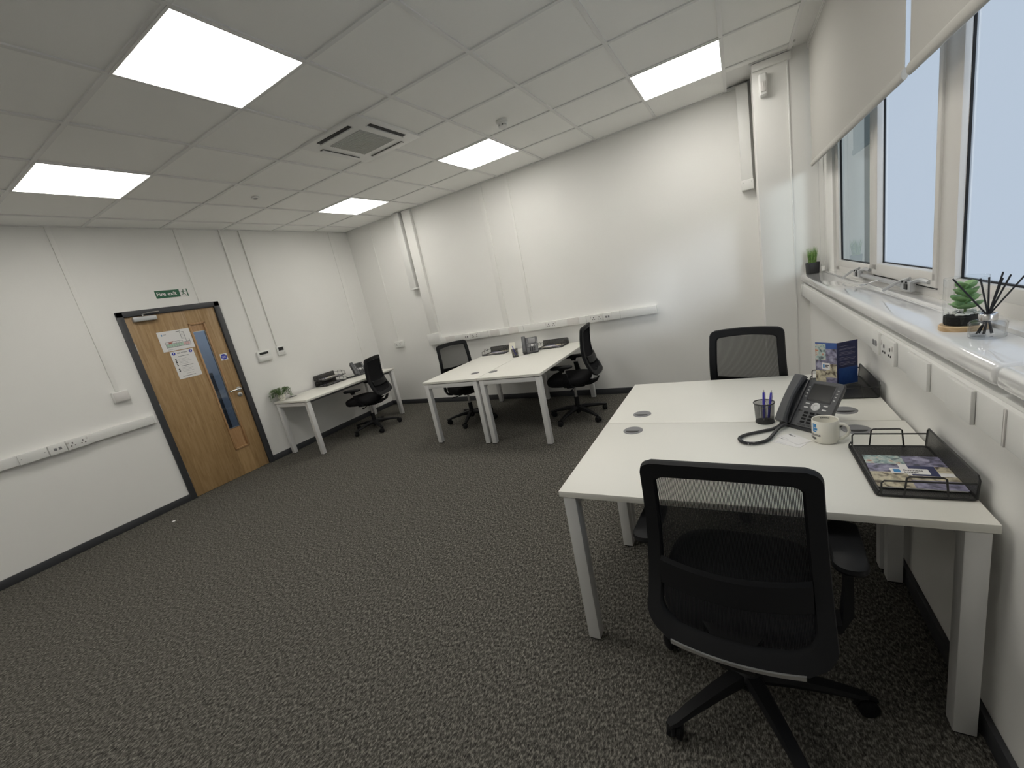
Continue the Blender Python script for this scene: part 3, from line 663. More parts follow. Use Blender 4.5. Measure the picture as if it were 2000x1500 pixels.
def make_chair(label):
    t = thing('office_chair', label, 'chair', (0, 0, 0), 0, 'black mesh-backed office chairs')
    b = MB()                                                     # five-star base
    b.lathe([(.045, .075), (.05, .085), (.05, .115), (.04, .13), (.028, .135)], n=20)
    for k in range(5):
        a = 2*pi*k/5; X = Matrix.Rotation(a, 4, 'Z'); m_ = MB(X)
        st = [(.03, .030, .085, .128), (.12, .026, .084, .118), (.235, .021, .072, .096), (.295, .018, .062, .080), (.320, .013, .062, .076)]
        vs = []; fs = []
        for r, hw_, za, zb in st: vs += [(r, -hw_*.75, za), (r, hw_*.75, za), (r, hw_, (za+zb)/2), (r, hw_*.7, zb), (r, -hw_*.7, zb), (r, -hw_, (za+zb)/2)]
        for i in range(len(st)-1):
            for q in range(6): q2 = (q+1) % 6; fs.append((i*6+q, i*6+q2, (i+1)*6+q2, (i+1)*6+q))
        fs.append((0, 1, 2, 3, 4, 5)); fs.append(tuple(24+q for q in range(6))[::-1])
        o = len(b.v); b.v += [X @ Vector(v) for v in vs]; b.f += [[q+o for q in f] for f in fs]
    b.obj('star_base', 'black_plastic', t)
    for k in range(5):
        a = 2*pi*k/5; X = Matrix.Rotation(a, 4, 'Z') @ Matrix.Translation((.303, 0, 0)) @ Matrix.Rotation(.7+k*1.3, 4, 'Z')
        c = MB(X); c.tube([(0, 0, .066), (0, 0, .045)], .006, 8)
        arc = [(.031*math.cos(q)-.016, 0, .029+.031*math.sin(q)) for q in [math.radians(10+16*i) for i in range(10)]]
        c.tube(arc, .007, 6); c = c.obj('caster', 'black_plastic', t)
        for s in (-1, 1):
            MB(X @ Matrix.Translation((-.016, s*.014, .0285)) @ Matrix.Rotation(pi/2, 4, 'X')).lathe([(.020, -.009), (.0275, -.006), (.0285, 0), (.0275, .006), (.020, .009), (.008, .011)], n=20).obj('wheel', 'black_plastic', c)
    g = MB().lathe([(.022, .045), (.026, .05), (.026, .21), (.024, .225)], n=18).obj('column_sleeve', 'black_plastic', t)
    MB().lathe([(.014, .22), (.014, .37)], n=14).obj('gas_lift', 'steel', g)
    MB().box(-.075, .075, -.13, .10, .345, .392, .012).obj('tilt_mechanism', 'black_plastic', t)
    for s, y in ((1, .05), (-1, -.02)):
        lv = MB().tube([(s*.05, y, .36), (s*.16, y, .352), (s*.19, y, .352)], .005, 6).obj('lever', 'black_plastic', t)
        MB().box(min(s*.185, s*.225), max(s*.185, s*.225), y-.012, y+.012, .346, .36, .004).obj('lever_paddle', 'black_plastic', lv)
    # seat
    ol = []
    for k in range(48):
        a = 2*pi*k/48; ca, sa = math.cos(a), math.sin(a); e = 3.6
        r = (abs(ca)**e+abs(sa)**e)**(-1/e); x = .228*r*ca; y = .225*r*sa
        if sa < 0: x *= 1-.10*(sa**2)
        ol.append((x, y))
    MB(Matrix.Translation((0, .035, 0))).layers(ol, [(.400, .80), (.398, .93), (.412, .985), (.435, 1.0), (.455, .985), (.468, .94), (.474, .86), (.474, .5)]).obj('seat', 'black_fabric', t)
    MB(Matrix.Translation((0, .03, 0))).layers(ol, [(.385, .62), (.388, .80), (.400, .88), (.403, .88)]).obj('seat_pan', 'black_plastic', t)
    # back frame
    ou = back_loop(.198, .218, .480, .966, .030, .060); inn = back_loop(.160, .174, .522, .920, .018, .045)
    n = len(ou); vs = []; fs = []
    md = [((a[0]*.94+b_[0]*.06), (a[1]*.94+b_[1]*.06)) for a, b_ in zip(ou, inn)]; md2 = [((a[0]*.12+b_[0]*.88), (a[1]*.12+b_[1]*.88)) for a, b_ in zip(ou, inn)]
    rows = [[bp(s, z, -.002) for s, z in ou], [bp(s, z, -.014) for s, z in md], [bp(s, z, -.012) for s, z in md2], [bp(s, z, -.004) for s, z in inn],
            [bp(s, z, .006) for s, z in inn], [bp(s, z, .013) for s, z in md2], [bp(s, z, .014) for s, z in md], [bp(s, z, .006) for s, z in ou]]
    for r in rows: vs += r
    R_ = len(rows)
    for i in range(R_):
        for k in range(n): k2 = (k+1) % n; j = (i+1) % R_; fs.append((i*n+k, i*n+k2, j*n+k2, j*n+k))
    MB().add(vs, fs).obj('back_frame', 'chair_frame', t)
    # mesh strands
    ms = MB(); N = 112; zs = [.512+(.920+.008-.512)*k/14 for k in range(15)]
    for k in range(N):
        u = -1+2*(k+.5)/N; vv = []
        for z in zs:
            kk = (z-.56)/(.908-.56); wd = .176+(.164-.176)*kk; s = u*wd; hwid = .00106
            x_, y_, z_ = bp(s, z, .003); vv += [(x_-hwid, y_, z_), (x_, y_-.0032, z_), (x_+hwid, y_, z_)]
        ms.add(vv, [q for i in range(len(zs)-1) for q in ((3*i, 3*i+1, 3*i+4, 3*i+3), (3*i+1, 3*i+2, 3*i+5, 3*i+4))])
    o = ms.obj('mesh_panel', 'mesh_fabric', t, smooth=False); o['kind'] = 'stuff'
    # lumbar bar
    vs = []; fs = []; M_ = 16
    for k in range(M_+1):
        s = -.172+.344*k/M_; zc = .640-.012*(1-(s/.172)**2)
        for dz, off in ((-.036, -.012), (.036, -.012), (.030, -.024), (-.030, -.024)): x_, y_, z_ = bp(s, zc+dz, off-.006*(1-(s/.172)**2)); vs.append((x_, y_, z_))
    for k in range(M_):
        for q in range(4): q2 = (q+1) % 4; fs.append((k*4+q, k*4+q2, k*4+4+q2, k*4+4+q))
    fs += [(0, 1, 2, 3), (M_*4+3, M_*4+2, M_*4+1, M_*4)]
    MB().add(vs, fs).obj('lumbar_support', 'black_plastic', t)
    # silver trim along the bottom edge
    vs = []; fs = []
    for k in range(13):
        s = -.150+.30*k/12; z = .480-.012*(1-(s/.214)**2)
        for dz, off in ((-.006, -.014), (.006, -.019), (.006, .004), (-.006, .004)): vs.append(bp(s, z+dz, off))
    for k in range(12):
        for q in range(4): q2 = (q+1) % 4; fs.append((k*4+q, k*4+q2, k*4+4+q2, k*4+4+q))
    fs += [(0, 1, 2, 3), (51, 50, 49, 48)]
    o = MB().add(vs, fs).obj('trim_strip', 'bright_trim', t); o['label'] = 'silver strip along the bottom of the backrest'
    # spine to the back
    sp = MB()
    vs = []; P = [(-.10, .372, .05, .02), (-.19, .375, .045, .018), (-.255, .40, .04, .016), (-.285, .45, .035, .013), (-.278, .50, .05, .010), (-.262, .53, .07, .006)]
    for y, z, hw_, th_ in P: vs += [(-hw_, y, z-th_), (hw_, y, z-th_), (hw_, y-.004, z+th_), (-hw_, y-.004, z+th_)]
    fs = [(i*4+q, i*4+(q+1) % 4, i*4+4+(q+1) % 4, i*4+4+q) for i in range(len(P)-1) for q in range(4)] + [(0, 1, 2, 3), (23, 22, 21, 20)]
    sp.add(vs, fs).obj('back_bracket', 'black_plastic', t)
    # armrests
    for s in (-1, 1):
        pad = MB(Matrix.Translation((s*.262, .035, 0))).layers(rrect(.078, .235, .036, 6), [(.598, .80), (.602, .95), (.612, 1), (.622, .97), (.626, .88)]).obj('armrest', 'black_plastic', t)
        vs = []
        Q = [(.10, -.02, .392, .035, .012), (.20, -.02, .388, .032, .013), (.243, -.015, .402, .030, .014), (.258, -.005, .44, .027, .012), (.262, .005, .50, .024, .010), (.262, .012, .55, .022, .010)]
        for x, y, z, hy_, th_ in Q:
            if z < .41: vs += [(s*x, y-hy_, z-th_), (s*x, y+hy_, z-th_), (s*x, y+hy_, z+th_), (s*x, y-hy_, z+th_)]
            else: vs += [(s*(x+th_), y-hy_, z), (s*(x+th_), y+hy_, z), (s*(x-th_), y+hy_, z), (s*(x-th_), y-hy_, z)]
        fs = [(i*4+q, i*4+(q+1) % 4, i*4+4+(q+1) % 4, i*4+4+q) for i in range(len(Q)-1) for q in range(4)] + [(0, 1, 2, 3), (23, 22, 21, 20)]
        MB().add(vs, fs).obj('arm_bracket', 'black_plastic', t)
        MB().box(s*.262-.007, s*.262+.007, -.002, .028, .54, .58, .002).obj('arm_stem', 'steel', pad)
        MB(Matrix.Translation((s*.262, .03, 0))).layers(rrect(.03, .06, .012, 4), [(.565, .8), (.585, 1.0), (.600, 1.5)]).obj('arm_head', 'black_plastic', pad)
    return t
spots = [((-.058, 1.215), -3, 226, 'nearest black mesh office chair, seen from behind at the near desk'),
         ((-2.98, 3.91), -125, 216, 'black mesh office chair at the left side of the far desk pair'),
         ((-4.42, 3.64), 110, 261, 'black mesh office chair at the desk against the door wall'),
         ((-1.60, 3.94), 97, 182, 'black mesh office chair seen side on, right of the far desk pair'),
         ((-.055, 2.555), 164.6, 200, 'black mesh office chair facing the camera behind the near desks')]
proto = None
for (xy, yaw, star, lab) in spots:
    if proto is None: c = proto = make_chair(lab)
    else: c = copy_tree(proto)
    c['label'] = lab; c.location = (*xy, 0); c.rotation_euler = (0, 0, math.radians(yaw))
    for ch in c.children:                                        # turn the base under the seat
        nm = ch.name.split('.')[0]
        if nm in ('star_base', 'caster'): ch.rotation_euler = (0, 0, math.radians(star-yaw))

# ------------------------------------------------------------------ letter trays (long axis x, solid wall at +y, open front at -y)
def tray(label, loc, rz, L=.335, D=.24, fine=True, group='black wire mesh letter trays'):
    t = thing('letter_tray', label, 'letter tray', loc, rz, group)
    hx, hy = L/2, D/2; m_ = 'wire_mesh_fine'
    MB().sheet((-hx, -hy, .006), (hx, -hy, .006), (hx, hy-.005, .006), (-hx, hy-.005, .006)).obj('base_mesh', m_, t, smooth=False)
    w_ = MB().sheet((-hx, hy-.005, .006), (hx, hy-.005, .006), (hx, hy, .068), (-hx, hy, .068)); w_.obj('back_mesh', m_, t, smooth=False)
    r = MB(); r.tube([(x, y, .004) for x, y in rrect(L, D, .012, 4)], .0035, 6, closed=True); r.obj('base_rim', 'tray_black', t)
    r = MB(); r.tube([(-hx, hy-.003, .005), (-hx, hy, .060), (-hx+.010, hy, .070), (hx-.010, hy, .070), (hx, hy, .060), (hx, hy-.003, .005)], .003, 6); r.obj('back_rim', 'tray_black', t)
    r = MB(); r.tube([(-hx, -hy, .005), (-hx, -hy+.006, .018), (hx, -hy+.006, .018), (hx, -hy, .005)], .0022, 6); r.obj('front_lip', 'tray_black', t)
    for s in (-1, 1):
        MB().tube([(s*hx, hy, .046), (s*hx, hy-.004, .050), (s*hx, -hy+.016, .050), (s*hx, -hy+.010, .044), (s*hx, -hy+.010, .006)], .0025, 6).obj('end_wire', 'tray_black', t)
        e = s*(hx+.003)
        MB().tube([(e, -.045, .003), (e, -.040, .062), (e, -.034, .066), (e, .034, .066), (e, .040, .062), (e, .045, .003)], .0025, 6).obj('stacking_hoop', 'tray_black', t)
    return t
tray('nearest black mesh letter tray, holding the printed brochure', W(.394, 1.545, ZT), -pi/2+.013, .335, .205)
tray('black mesh letter tray behind the phone, under the blue leaflet', W(.394, 2.395, ZT), -pi/2+.013, .335, .205)
tray('left black wire tray on the far desks, behind the pen cup', (-2.795, 4.485, ZT), 0)
tray('right black wire tray on the far desks, beside the side-on chair', (-2.015, 4.485, ZT), 0)
tray('lower black wire tray of the stack on the door-wall desk', (-4.985, 3.59, ZT), pi/2)
tray('upper black wire tray of the stack on the door-wall desk', (-4.985, 3.59, ZT+.078), pi/2)
# brochure in the nearest tray: local x across (reads left to right), y up the page
def flat_rects(parent, name, m, rects, z):
    b = MB()
    for r in rects: b.add([(r[0], r[1], z), (r[2], r[1], z), (r[2], r[3], z), (r[0], r[3], z)], [(0, 1, 2, 3)])
    return b.obj(name, m, parent, smooth=False)
def lodge_text(parent, x, y, z, size, m='ink'):
    b = MB()
    for s, dy in (('Business', 0), ('Lodge', -size*1.0)):
        vs, fs = text_verts(s, size, 'LEFT', True); b.add([(v.x+x, v.y+y+dy, z) for v in vs], fs)
    return b.obj('lettering', m, parent, smooth=False)
t = thing('brochure', 'landscape photo brochure lying in the nearest tray', 'brochure', W(.400, 1.515, ZT+.009), -.03)
MB().box(-.090, .092, -.105, .105, 0, .003).obj('pages', 'paper', t, smooth=False)
z = .0034
flat_rects(t, 'photo_print', 'print_street', [(-.095, .045, .0, .105)], z); flat_rects(t, 'photo_print', 'print_office', [(.0, .035, .095, .105), (-.095, -.01, -.02, .045), (-.01, -.105, .095, -.055)], z)
flat_rects(t, 'photo_print', 'print_lounge', [(-.095, -.105, -.01, -.01), (.06, -.005, .095, .035), (-.01, -.055, .095, -.028)], z); flat_rects(t, 'photo_print', 'print_navy', [(.0, -.028, .06, .035)], z)
lp = flat_rects(t, 'logo_panel', 'paper', [(-.045, -.018, .042, .016)], z+.0003); flat_rects(lp, 'logo_mark', 'logo_blue', [(-.038, -.012, -.022, .010)], z+.0006); lodge_text(lp, -.015, .000, z+.0006, .013)
# standing folded leaflet
t = thing('leaflet', 'folded blue and photo leaflet standing behind the desk phone', 'leaflet', (0, 0, 0))
A, B_, C_ = Vector((.300, 2.470, ZT+.008)), Vector((.375, 2.405, ZT+.008)), Vector((.462, 2.455, ZT+.008)); hgt = .212
def panel(P, Q, name, m, u0, u1, v0, v1, off=0, parent=None):
    dv = (Q-P); nrm = Vector((dv.y, -dv.x, 0)).normalized()*off
    a = P+dv*u0+nrm; b = P+dv*u1+nrm
    mb_ = MB(); mb_.add([a+Vector((0, 0, v0*hgt)), b+Vector((0, 0, v0*hgt)), b+Vector((0, 0, v1*hgt)), a+Vector((0, 0, v1*hgt))], [(0, 1, 2, 3)]); return mb_.obj(name, m, parent or t, smooth=False)
for P, Q, nm in ((A, B_, 'left_page'), (B_, C_, 'right_page')):
    dv = Q-P; nn = Vector((dv.y, -dv.x, 0)).normalized()*.0012
    MB().add([P, Q, Q+Vector((0, 0, hgt)), P+Vector((0, 0, hgt)), P-nn, Q-nn, Q-nn+Vector((0, 0, hgt)), P-nn+Vector((0, 0, hgt))], [(0, 1, 2, 3), (7, 6, 5, 4), (0, 4, 5, 1), (1, 5, 6, 2), (2, 6, 7, 3), (3, 7, 4, 0)]).obj('page', 'paper' if nm == 'x' else 'print_navy', t, smooth=False)
panel(A, B_, 'photo_print', 'print_blue', 0, 1, .84, 1, .0006); panel(A, B_, 'photo_print', 'print_street', 0, .5, .58, .97, .001); panel(A, B_, 'photo_print', 'print_office', .5, 1, .50, .86, .001)
panel(A, B_, 'photo_print', 'print_office', 0, .5, .33, .58, .001); panel(A, B_, 'photo_print', 'print_lounge', .5, 1, .18, .50, .001); panel(A, B_, 'photo_print', 'print_lounge', 0, .5, .04, .33, .001); panel(A, B_, 'photo_print', 'print_office', .5, 1, .02, .18, .001)
lp = panel(A, B_, 'logo_panel', 'paper', .32, .68, .36, .52, .0015); panel(A, B_, 'logo_mark', 'logo_blue', .36, .44, .40, .49, .002, lp); 
for k in range(2): panel(A, B_, 'logo_text', 'ink', .47, .65-.06*k, .455-.04*k, .475-.04*k, .002, lp)
panel(B_, C_, 'blue_print', 'print_blue', .06, 1, 0, .40, .0006)
mat('pale_ink', (.30, .30, .42), .6)
for k, (v, u) in enumerate(((.90, .55), (.84, .85), (.82, .9), (.76, .7), (.73, .9), (.70, .85), (.64, .5), (.61, .9), (.58, .85), (.52, .6), (.49, .88), (.46, .8))):
    panel(B_, C_, 'text_line', 'pale_ink', .12, u, v, v+.007, .0012)
# papers in the other trays
for i, (x, y, z_, rz, lab) in enumerate(((-2.77, 4.47, ZT+.009, .12, 'printed sheet lying in the left wire tray on the far desks'), (-2.0, 4.47, ZT+.009, -.1, 'printed sheet lying in the right wire tray on the far desks'),
        (-4.985, 3.59, ZT+.088, 1.5, 'printed sheet in the upper wire tray at the door wall'), (-4.985, 3.58, ZT+.009, 1.62, 'printed sheet in the lower wire tray at the door wall'))):
    t = thing('brochure', lab, 'brochure', (x, y, z_), rz); MB().box(-.12, .12, -.085, .085, 0, .004).obj('pages', 'paper', t, smooth=False)
    flat_rects(t, 'photo_print', 'print_office', [(-.12, 0, 0, .085), (.0, -.085, .12, -.01)], .0045); flat_rects(t, 'photo_print', 'print_lounge', [(0, -.01, .12, .085), (-.12, -.085, 0, -.03)], .0045)
    flat_rects(t, 'logo_panel', 'paper', [(-.04, -.02, .05, .01)], .005)
t = thing('leaflet', 'cream leaflet standing behind the far pen cup', 'leaflet', (-2.475, 4.30, ZT), -.25)
MB().add([(-.05, 0, 0), (.05, 0, 0), (.05, .03, .135), (-.05, .03, .135), (-.05, .003, 0), (.05, .003, 0), (.05, .033, .135), (-.05, .033, .135)], [(0, 1, 2, 3), (7, 6, 5, 4), (0, 4, 5, 1), (1, 5, 6, 2), (2, 6, 7, 3), (3, 7, 4, 0)]).obj('page', 'mug_white', t, smooth=False)
MB().box(-.05, .05, .03, .06, 0, .003).obj('foot_flap', 'mug_white', t, smooth=False)

# ------------------------------------------------------------------ desk phones (local: x right, faces -y)
def phone(label, loc, rz):
    t = thing('desk_phone', label, 'telephone', loc, rz, 'grey desk phones')
    ang = math.radians(52); SX = Matrix.Translation((0, 0, .0165)) @ Matrix.Rotation(ang, 4, 'X')   # slab coords: x right, y up the face, z out
    b = MB(SX); b.layers(rrect(.186, .200, .012, 5, 0, .100), [(-.020, .97), (-.012, 1), (-.004, 1), (0, .985)]); b.obj('body', 'phone_grey', t)
    ft = MB(); ft.box(-.075, .085, .02, .118, 0, .007, .003); ft.add([(-.06, .105, .004), (.06, .105, .004), (.06, .118, .004), (-.06, .118, .004), (-.06, .085, .12), (.06, .085, .12), (.06, .098, .12), (-.06, .098, .12)], [(0, 1, 2, 3), (7, 6, 5, 4), (0, 4, 5, 1), (1, 5, 6, 2), (2, 6, 7, 3), (3, 7, 4, 0)])
    ft.obj('stand', 'phone_dark', t)
    MB().box(-.088, .09, -.004, .03, 0, .014, .004).obj('foot', 'phone_dark', t)
    # cradle + handset on the left
    MB(SX).box(-.093, -.040, .002, .198, -.004, .008, .004).obj('cradle', 'phone_dark', t)
    hs = []; N = 14
    for k in range(N+1):
        u = k/N; y = -.004+.208*u; z = .020+.016*math.sin(pi*u)**.8; hw_ = .0235-.004*math.sin(pi*u); th_ = .013+.006*abs(2*u-1)**3
        hs.append((y, z, hw_, th_))
    vs = []; fs = []
    for y, z, a, th_ in hs:
        for q in range(10):
            an = 2*pi*q/10+.31; c_, s_ = math.cos(an), math.sin(an); vs.append((-.068+a*math.copysign(abs(c_)**.6, c_), y, z+th_*math.copysign(abs(s_)**.7, s_)))
    for i in range(N):
        for q in range(10): q2 = (q+1) % 10; fs.append((i*10+q, i*10+q2, i*10+10+q2, i*10+10+q))
    fs.append(tuple(range(10))[::-1]); fs.append(tuple(N*10+q for q in range(10)))
    h_ = MB(SX).add(vs, fs).obj('handset', 'phone_grey', t)
    bz = MB(SX).box(-.021, .071, .110, .188, -.001, .0015, .001).obj('screen_bezel', 'phone_dark', t)
    MB(SX).box(-.016, .066, .117, .184, .001, .0022).obj('screen', 'phone_screen', bz)
    for k in range(4):
        for x in (-.029, .080): MB(SX).box(x-.003, x+.003, .125+k*.014, .129+k*.014, 0, .0015, .0006).obj('line_key', 'key_light', t)
    nv = MB(SX @ Matrix.Translation((.025, .090, 0))).lathe([(.017, -.001), (.017, .002), (.015, .003), (.008, .003), (.007, .0015), (0, .0015)], n=24).obj('navigation_ring', 'key_light', t)
    for x in (-.010, .060):
        for y in (.099, .082): MB(SX).box(x-.008, x+.008, y-.0028, y+.0028, 0, .002, .001).obj('soft_key', 'key_light', t)
    for r in range(4):
        for c_ in range(3): MB(SX).box(.0+c_*.024-.008, .0+c_*.024+.008, .060-r*.0135-.0042, .060-r*.0135+.0042, 0, .0028, .001).obj('key', 'black_plastic', t)
    for c_ in range(4): MB(SX).box(-.008+c_*.018-.006, -.008+c_*.018+.006, .0045, .011, 0, .002, .001).obj('key', 'phone_dark', t)
    MB(SX).box(-.033, -.018, .062, .067, 0, .001).obj('message_lamp', 'phone_screen', t)
    return t
ph = phone('grey desk phone on the near desk, beside the mug', (.170, 1.868, ZT), math.radians(-42))
def coil(parent, pts, r=.005, w_=.0019, pitch=.0045, seg=7):
    P = [Vector(p) for p in pts]; C = []
    for i in range(len(P)-1):                                   # catmull-rom
        p0, p1, p2, p3 = P[max(i-1, 0)], P[i], P[i+1], P[min(i+2, len(P)-1)]
        for k in range(12): u = k/12; C.append(.5*((2*p1)+(-p0+p2)*u+(2*p0-5*p1+4*p2-p3)*u*u+(-p0+3*p1-3*p2+p3)*u**3))
    C.append(P[-1]); L = [0]
    for a, b in zip(C, C[1:]): L.append(L[-1]+(b-a).length)
    n = int(L[-1]/pitch*seg); out = []; j = 0
    for q in range(n+1):
        d_ = L[-1]*q/n
        while j < len(L)-2 and L[j+1] < d_: j += 1
        tt = (d_-L[j])/max(1e-6, L[j+1]-L[j]); c_ = C[j].lerp(C[j+1], min(1, tt)); tg = (C[j+1]-C[j]).normalized(); sd = tg.cross(Vector((0, 0, 1))); sd = sd.normalized() if sd.length > .1 else Vector((1, 0, 0)); up = sd.cross(tg)
        a = 2*pi*q/seg; out.append(c_+r*(math.cos(a)*sd+math.sin(a)*up))
    o = MB().tube(out, w_, 5).obj('coiled_cord', 'phone_dark', None); o.parent = parent
    return o
bpy.context.view_layer.update()
inv = ph.matrix_world.inverted()
cz = ZT+.008
coil(ph, [inv @ Vector(p) for p in ((.118, 1.905, cz+.012), (.085, 1.870, cz), (.035, 1.835, cz), (-.02, 1.800, cz), (-.045, 1.762, cz), (-.03, 1.722, cz), (.01, 1.715, cz), (.05, 1.745, cz), (.075, 1.80, cz+.002), (.095, 1.85, cz+.006), (.125, 1.885, cz+.012))])
phone('grey desk phone in the middle of the far desk pair', (-2.165, 4.19, ZT), math.radians(22))
p3 = phone('grey desk phone on the door-wall desk, partly behind its chair', (-4.80, 3.96, ZT), math.radians(68))
bpy.context.view_layer.update(); inv = p3.matrix_world.inverted()
coil(p3, [inv @ Vector(p) for p in ((-4.80, 3.87, cz+.01), (-4.82, 3.85, cz), (-4.86, 3.81, cz), (-4.92, 3.80, cz), (-4.94, 3.84, cz), (-4.89, 3.87, cz), (-4.83, 3.88, cz+.01))], .006, .0028, .007, 6)

# ------------------------------------------------------------------ pen cups, pens, mug, cards
def pen_cup(label, loc):
    t = thing('pen_cup', label, 'pen cup', loc, 0, 'black wire mesh pen cups')
    MB().shell([(.0345, .004), (.0385, .090)], n=32, uvs=True).obj('mesh_wall', 'wire_mesh', t)
    MB().tube([(.039*math.cos(a), .039*math.sin(a), .090) for a in [2*pi*k/32 for k in range(32)]], .0024, 6, closed=True).obj('rim', 'tray_black', t)
    MB().lathe([(.035, 0), (.036, .003), (.036, .006), (.030, .007)], n=28).obj('base', 'tray_black', t)
    return t
def pen(label, p0, p1):
    a, b = Vector(p0), Vector(p1); d_ = b-a; t = thing('ballpoint_pen', label, 'pen', a)
    q = lambda u: d_*u
    MB().tube([q(0), q(.03), q(.10)], .004, 10, rr=[.0012, .0025, .0045]).obj('tip', 'chrome', t)
    MB().tube([q(.10), q(.40)], .0050, 10).obj('grip', 'pen_blue', t); MB().tube([q(.40), q(.43)], .0053, 10).obj('ring', 'chrome', t)
    MB().tube([q(.43), q(.92)], .0048, 10, rr=[.0050, .0042]).obj('barrel', 'pen_blue', t); MB().tube([q(.92), q(1)], .0022, 8).obj('push_button', 'chrome', t)
    o_ = Vector((.0062, -.002, 0)); MB().tube([q(.62)+o_, q(.92)+o_, q(.93)], .0011, 5).obj('clip', 'chrome', t)
CP = (.053, 1.960, ZT)
pen_cup('black mesh pen cup on the near desk, left of the phone', CP)
pen('blue ballpoint pen leaning left in the near pen cup', (CP[0]-.004, CP[1]-.016, ZT+.010), (CP[0]+.002, CP[1]+.022, ZT+.139))
pen('blue ballpoint pen leaning right in the near pen cup', (CP[0]+.012, CP[1]-.012, ZT+.010), (CP[0]+.030, CP[1]+.014, ZT+.139))
CP = (-2.315, 4.085, ZT)
pen_cup('black mesh pen cup on the far desks, left of the phone', CP)
pen('blue ballpoint pen in the far pen cup, leaning further', (CP[0]+.018, CP[1], ZT+.010), (CP[0]-.03, CP[1]+.012, ZT+.136)); pen('blue ballpoint pen in the far pen cup, standing steeper', (CP[0]+.008, CP[1]-.012, ZT+.010), (CP[0]-.012, CP[1]-.014, ZT+.139))
# mug
t = thing('mug', 'white mug with a blue logo in front of the desk phone', 'mug', (.237, 1.762, ZT))
R_ = .0415; HT = .088
MB().lathe([(.030, 0), (.036, .002), (.0395, .010), (R_, .024), (R_, HT-.002), (R_-.0015, HT), (R_-.004, HT-.002), (R_-.004, .02), (R_-.010, .008), (0, .006)], n=48).obj('body', 'mug_white', t)
ha = math.radians(-18); hd = Vector((math.cos(ha), math.sin(ha), 0))
MB().tube([hd*(R_-.003)+Vector((0, 0, .072)), hd*(R_+.012)+Vector((0, 0, .074)), hd*(R_+.024)+Vector((0, 0, .064)), hd*(R_+.028)+Vector((0, 0, .048)), hd*(R_+.022)+Vector((0, 0, .032)), hd*(R_+.010)+Vector((0, 0, .020)), hd*(R_-.003)+Vector((0, 0, .016))], .0052, 10, rr=[.006, .0055, .005, .005, .005, .0055, .006]).obj('handle', 'mug_white', t)
def wrap(vs, a_start, z0, rad, sgn=1): return [(rad*math.cos(a_start+sgn*v.x/rad), rad*math.sin(a_start+sgn*v.x/rad), z0+v.y) for v in vs]
b = MB()
for s, z0 in (('Business', .031), ('Lodge', .0185)):
    vs, fs = text_verts(s, .0155, 'LEFT', True); b.add(wrap(vs, math.radians(-190), z0, R_+.0004), fs)
b.obj('lettering', 'ink', t, smooth=False)
# blue mark: a block with a stepped right side
lg = []
for (u0, v0, u1, v1) in ((0, 0, .004, .026), (.0055, 0, .013, .004), (.0055, .006, .016, .013), (.0055, .015, .013, .026)):
    n_ = 4; q = []
    for k in range(n_): a, b2 = u0+(u1-u0)*k/n_, u0+(u1-u0)*(k+1)/n_; lg.append([Vector((a, v0, 0)), Vector((b2, v0, 0)), Vector((b2, v1, 0)), Vector((a, v1, 0))])
b = MB()
for q in lg: b.add(wrap([v*1.22 for v in q], math.radians(-159), .046, R_+.0004), [(0, 1, 2, 3)])
b.obj('logo_mark', 'logo_blue', t, smooth=False)
b = MB()
for k in range(9): b.add([((R_-.0045)*math.cos(a), (R_-.0045)*math.sin(a), z_) for a, z_ in ((math.radians(62+k*5), HT-.012), (math.radians(65.5+k*5), HT-.012), (math.radians(65.5+k*5), HT-.008-.001*(k % 2)), (math.radians(62+k*5), HT-.008-.001*(k % 2)))], [(0, 1, 2, 3)])
b.obj('rim_print', 'ink', t, smooth=False)
# business cards
for i, (x, y, rz, z_, lab) in enumerate(((.126, 1.745, -.58, ZT, 'white business card under the other, in front of the phone'), (.142, 1.775, -.92, ZT+.0012, 'white business card on top, in front of the phone'))):
    t = thing('business_card', lab, 'card', (x, y, z_), rz); MB().box(-.048, .048, -.030, .030, 0, .001).obj('card', 'paper', t, smooth=False)
    flat_rects(t, 'card_print', 'ink', [(-.042, .012, -.030, .017), (-.028, .014, -.012, .0165), (-.028, .010, -.018, .012)], .0013); flat_rects(t, 'card_print', 'grommet_grey', [(-.042, -.022, -.005, -.021)], .0013)
t = thing('business_card', 'white business cards lying in front of the far phone', 'card', (-2.18, 4.055, ZT), .2); MB().box(-.045, .045, -.028, .028, 0, .002).obj('card', 'paper', t, smooth=False)

# ------------------------------------------------------------------ plants and ornaments
def leaf(b, base, direction, length, width, curl=.3, n=4, up=Vector((0, 0, 1))):
    d_ = Vector(direction).normalized(); sd = d_.cross(up); sd = sd.normalized() if sd.length > .05 else Vector((1, 0, 0)); nr = sd.cross(d_)
    vs = []; base = Vector(base)
    for k in range(n+1):
        u = k/n; w_ = width*math.sin(pi*min(.97, u*.92+.06))*.5; c_ = base+d_*length*u-nr*curl*length*u*u*.5
        vs += [c_-sd*w_, c_+nr*.0005, c_+sd*w_]
    b.add(vs, [q for k in range(n) for q in ((k*3, k*3+1, k*3+4, k*3+3), (k*3+1, k*3+2, k*3+5, k*3+4))])
pc = W(.535, 4.185, SB)
t = thing('potted_grass', 'small artificial grass in a black cube pot on the sill end', 'plant', pc, .25)
MB().layers(rrect(.076, .076, .004, 2), [(0, .90), (.002, .92), (.086, 1.0), (.088, .99), (.088, .9), (.078, .88)]).obj('pot', 'pot_black', t)
b = MB()
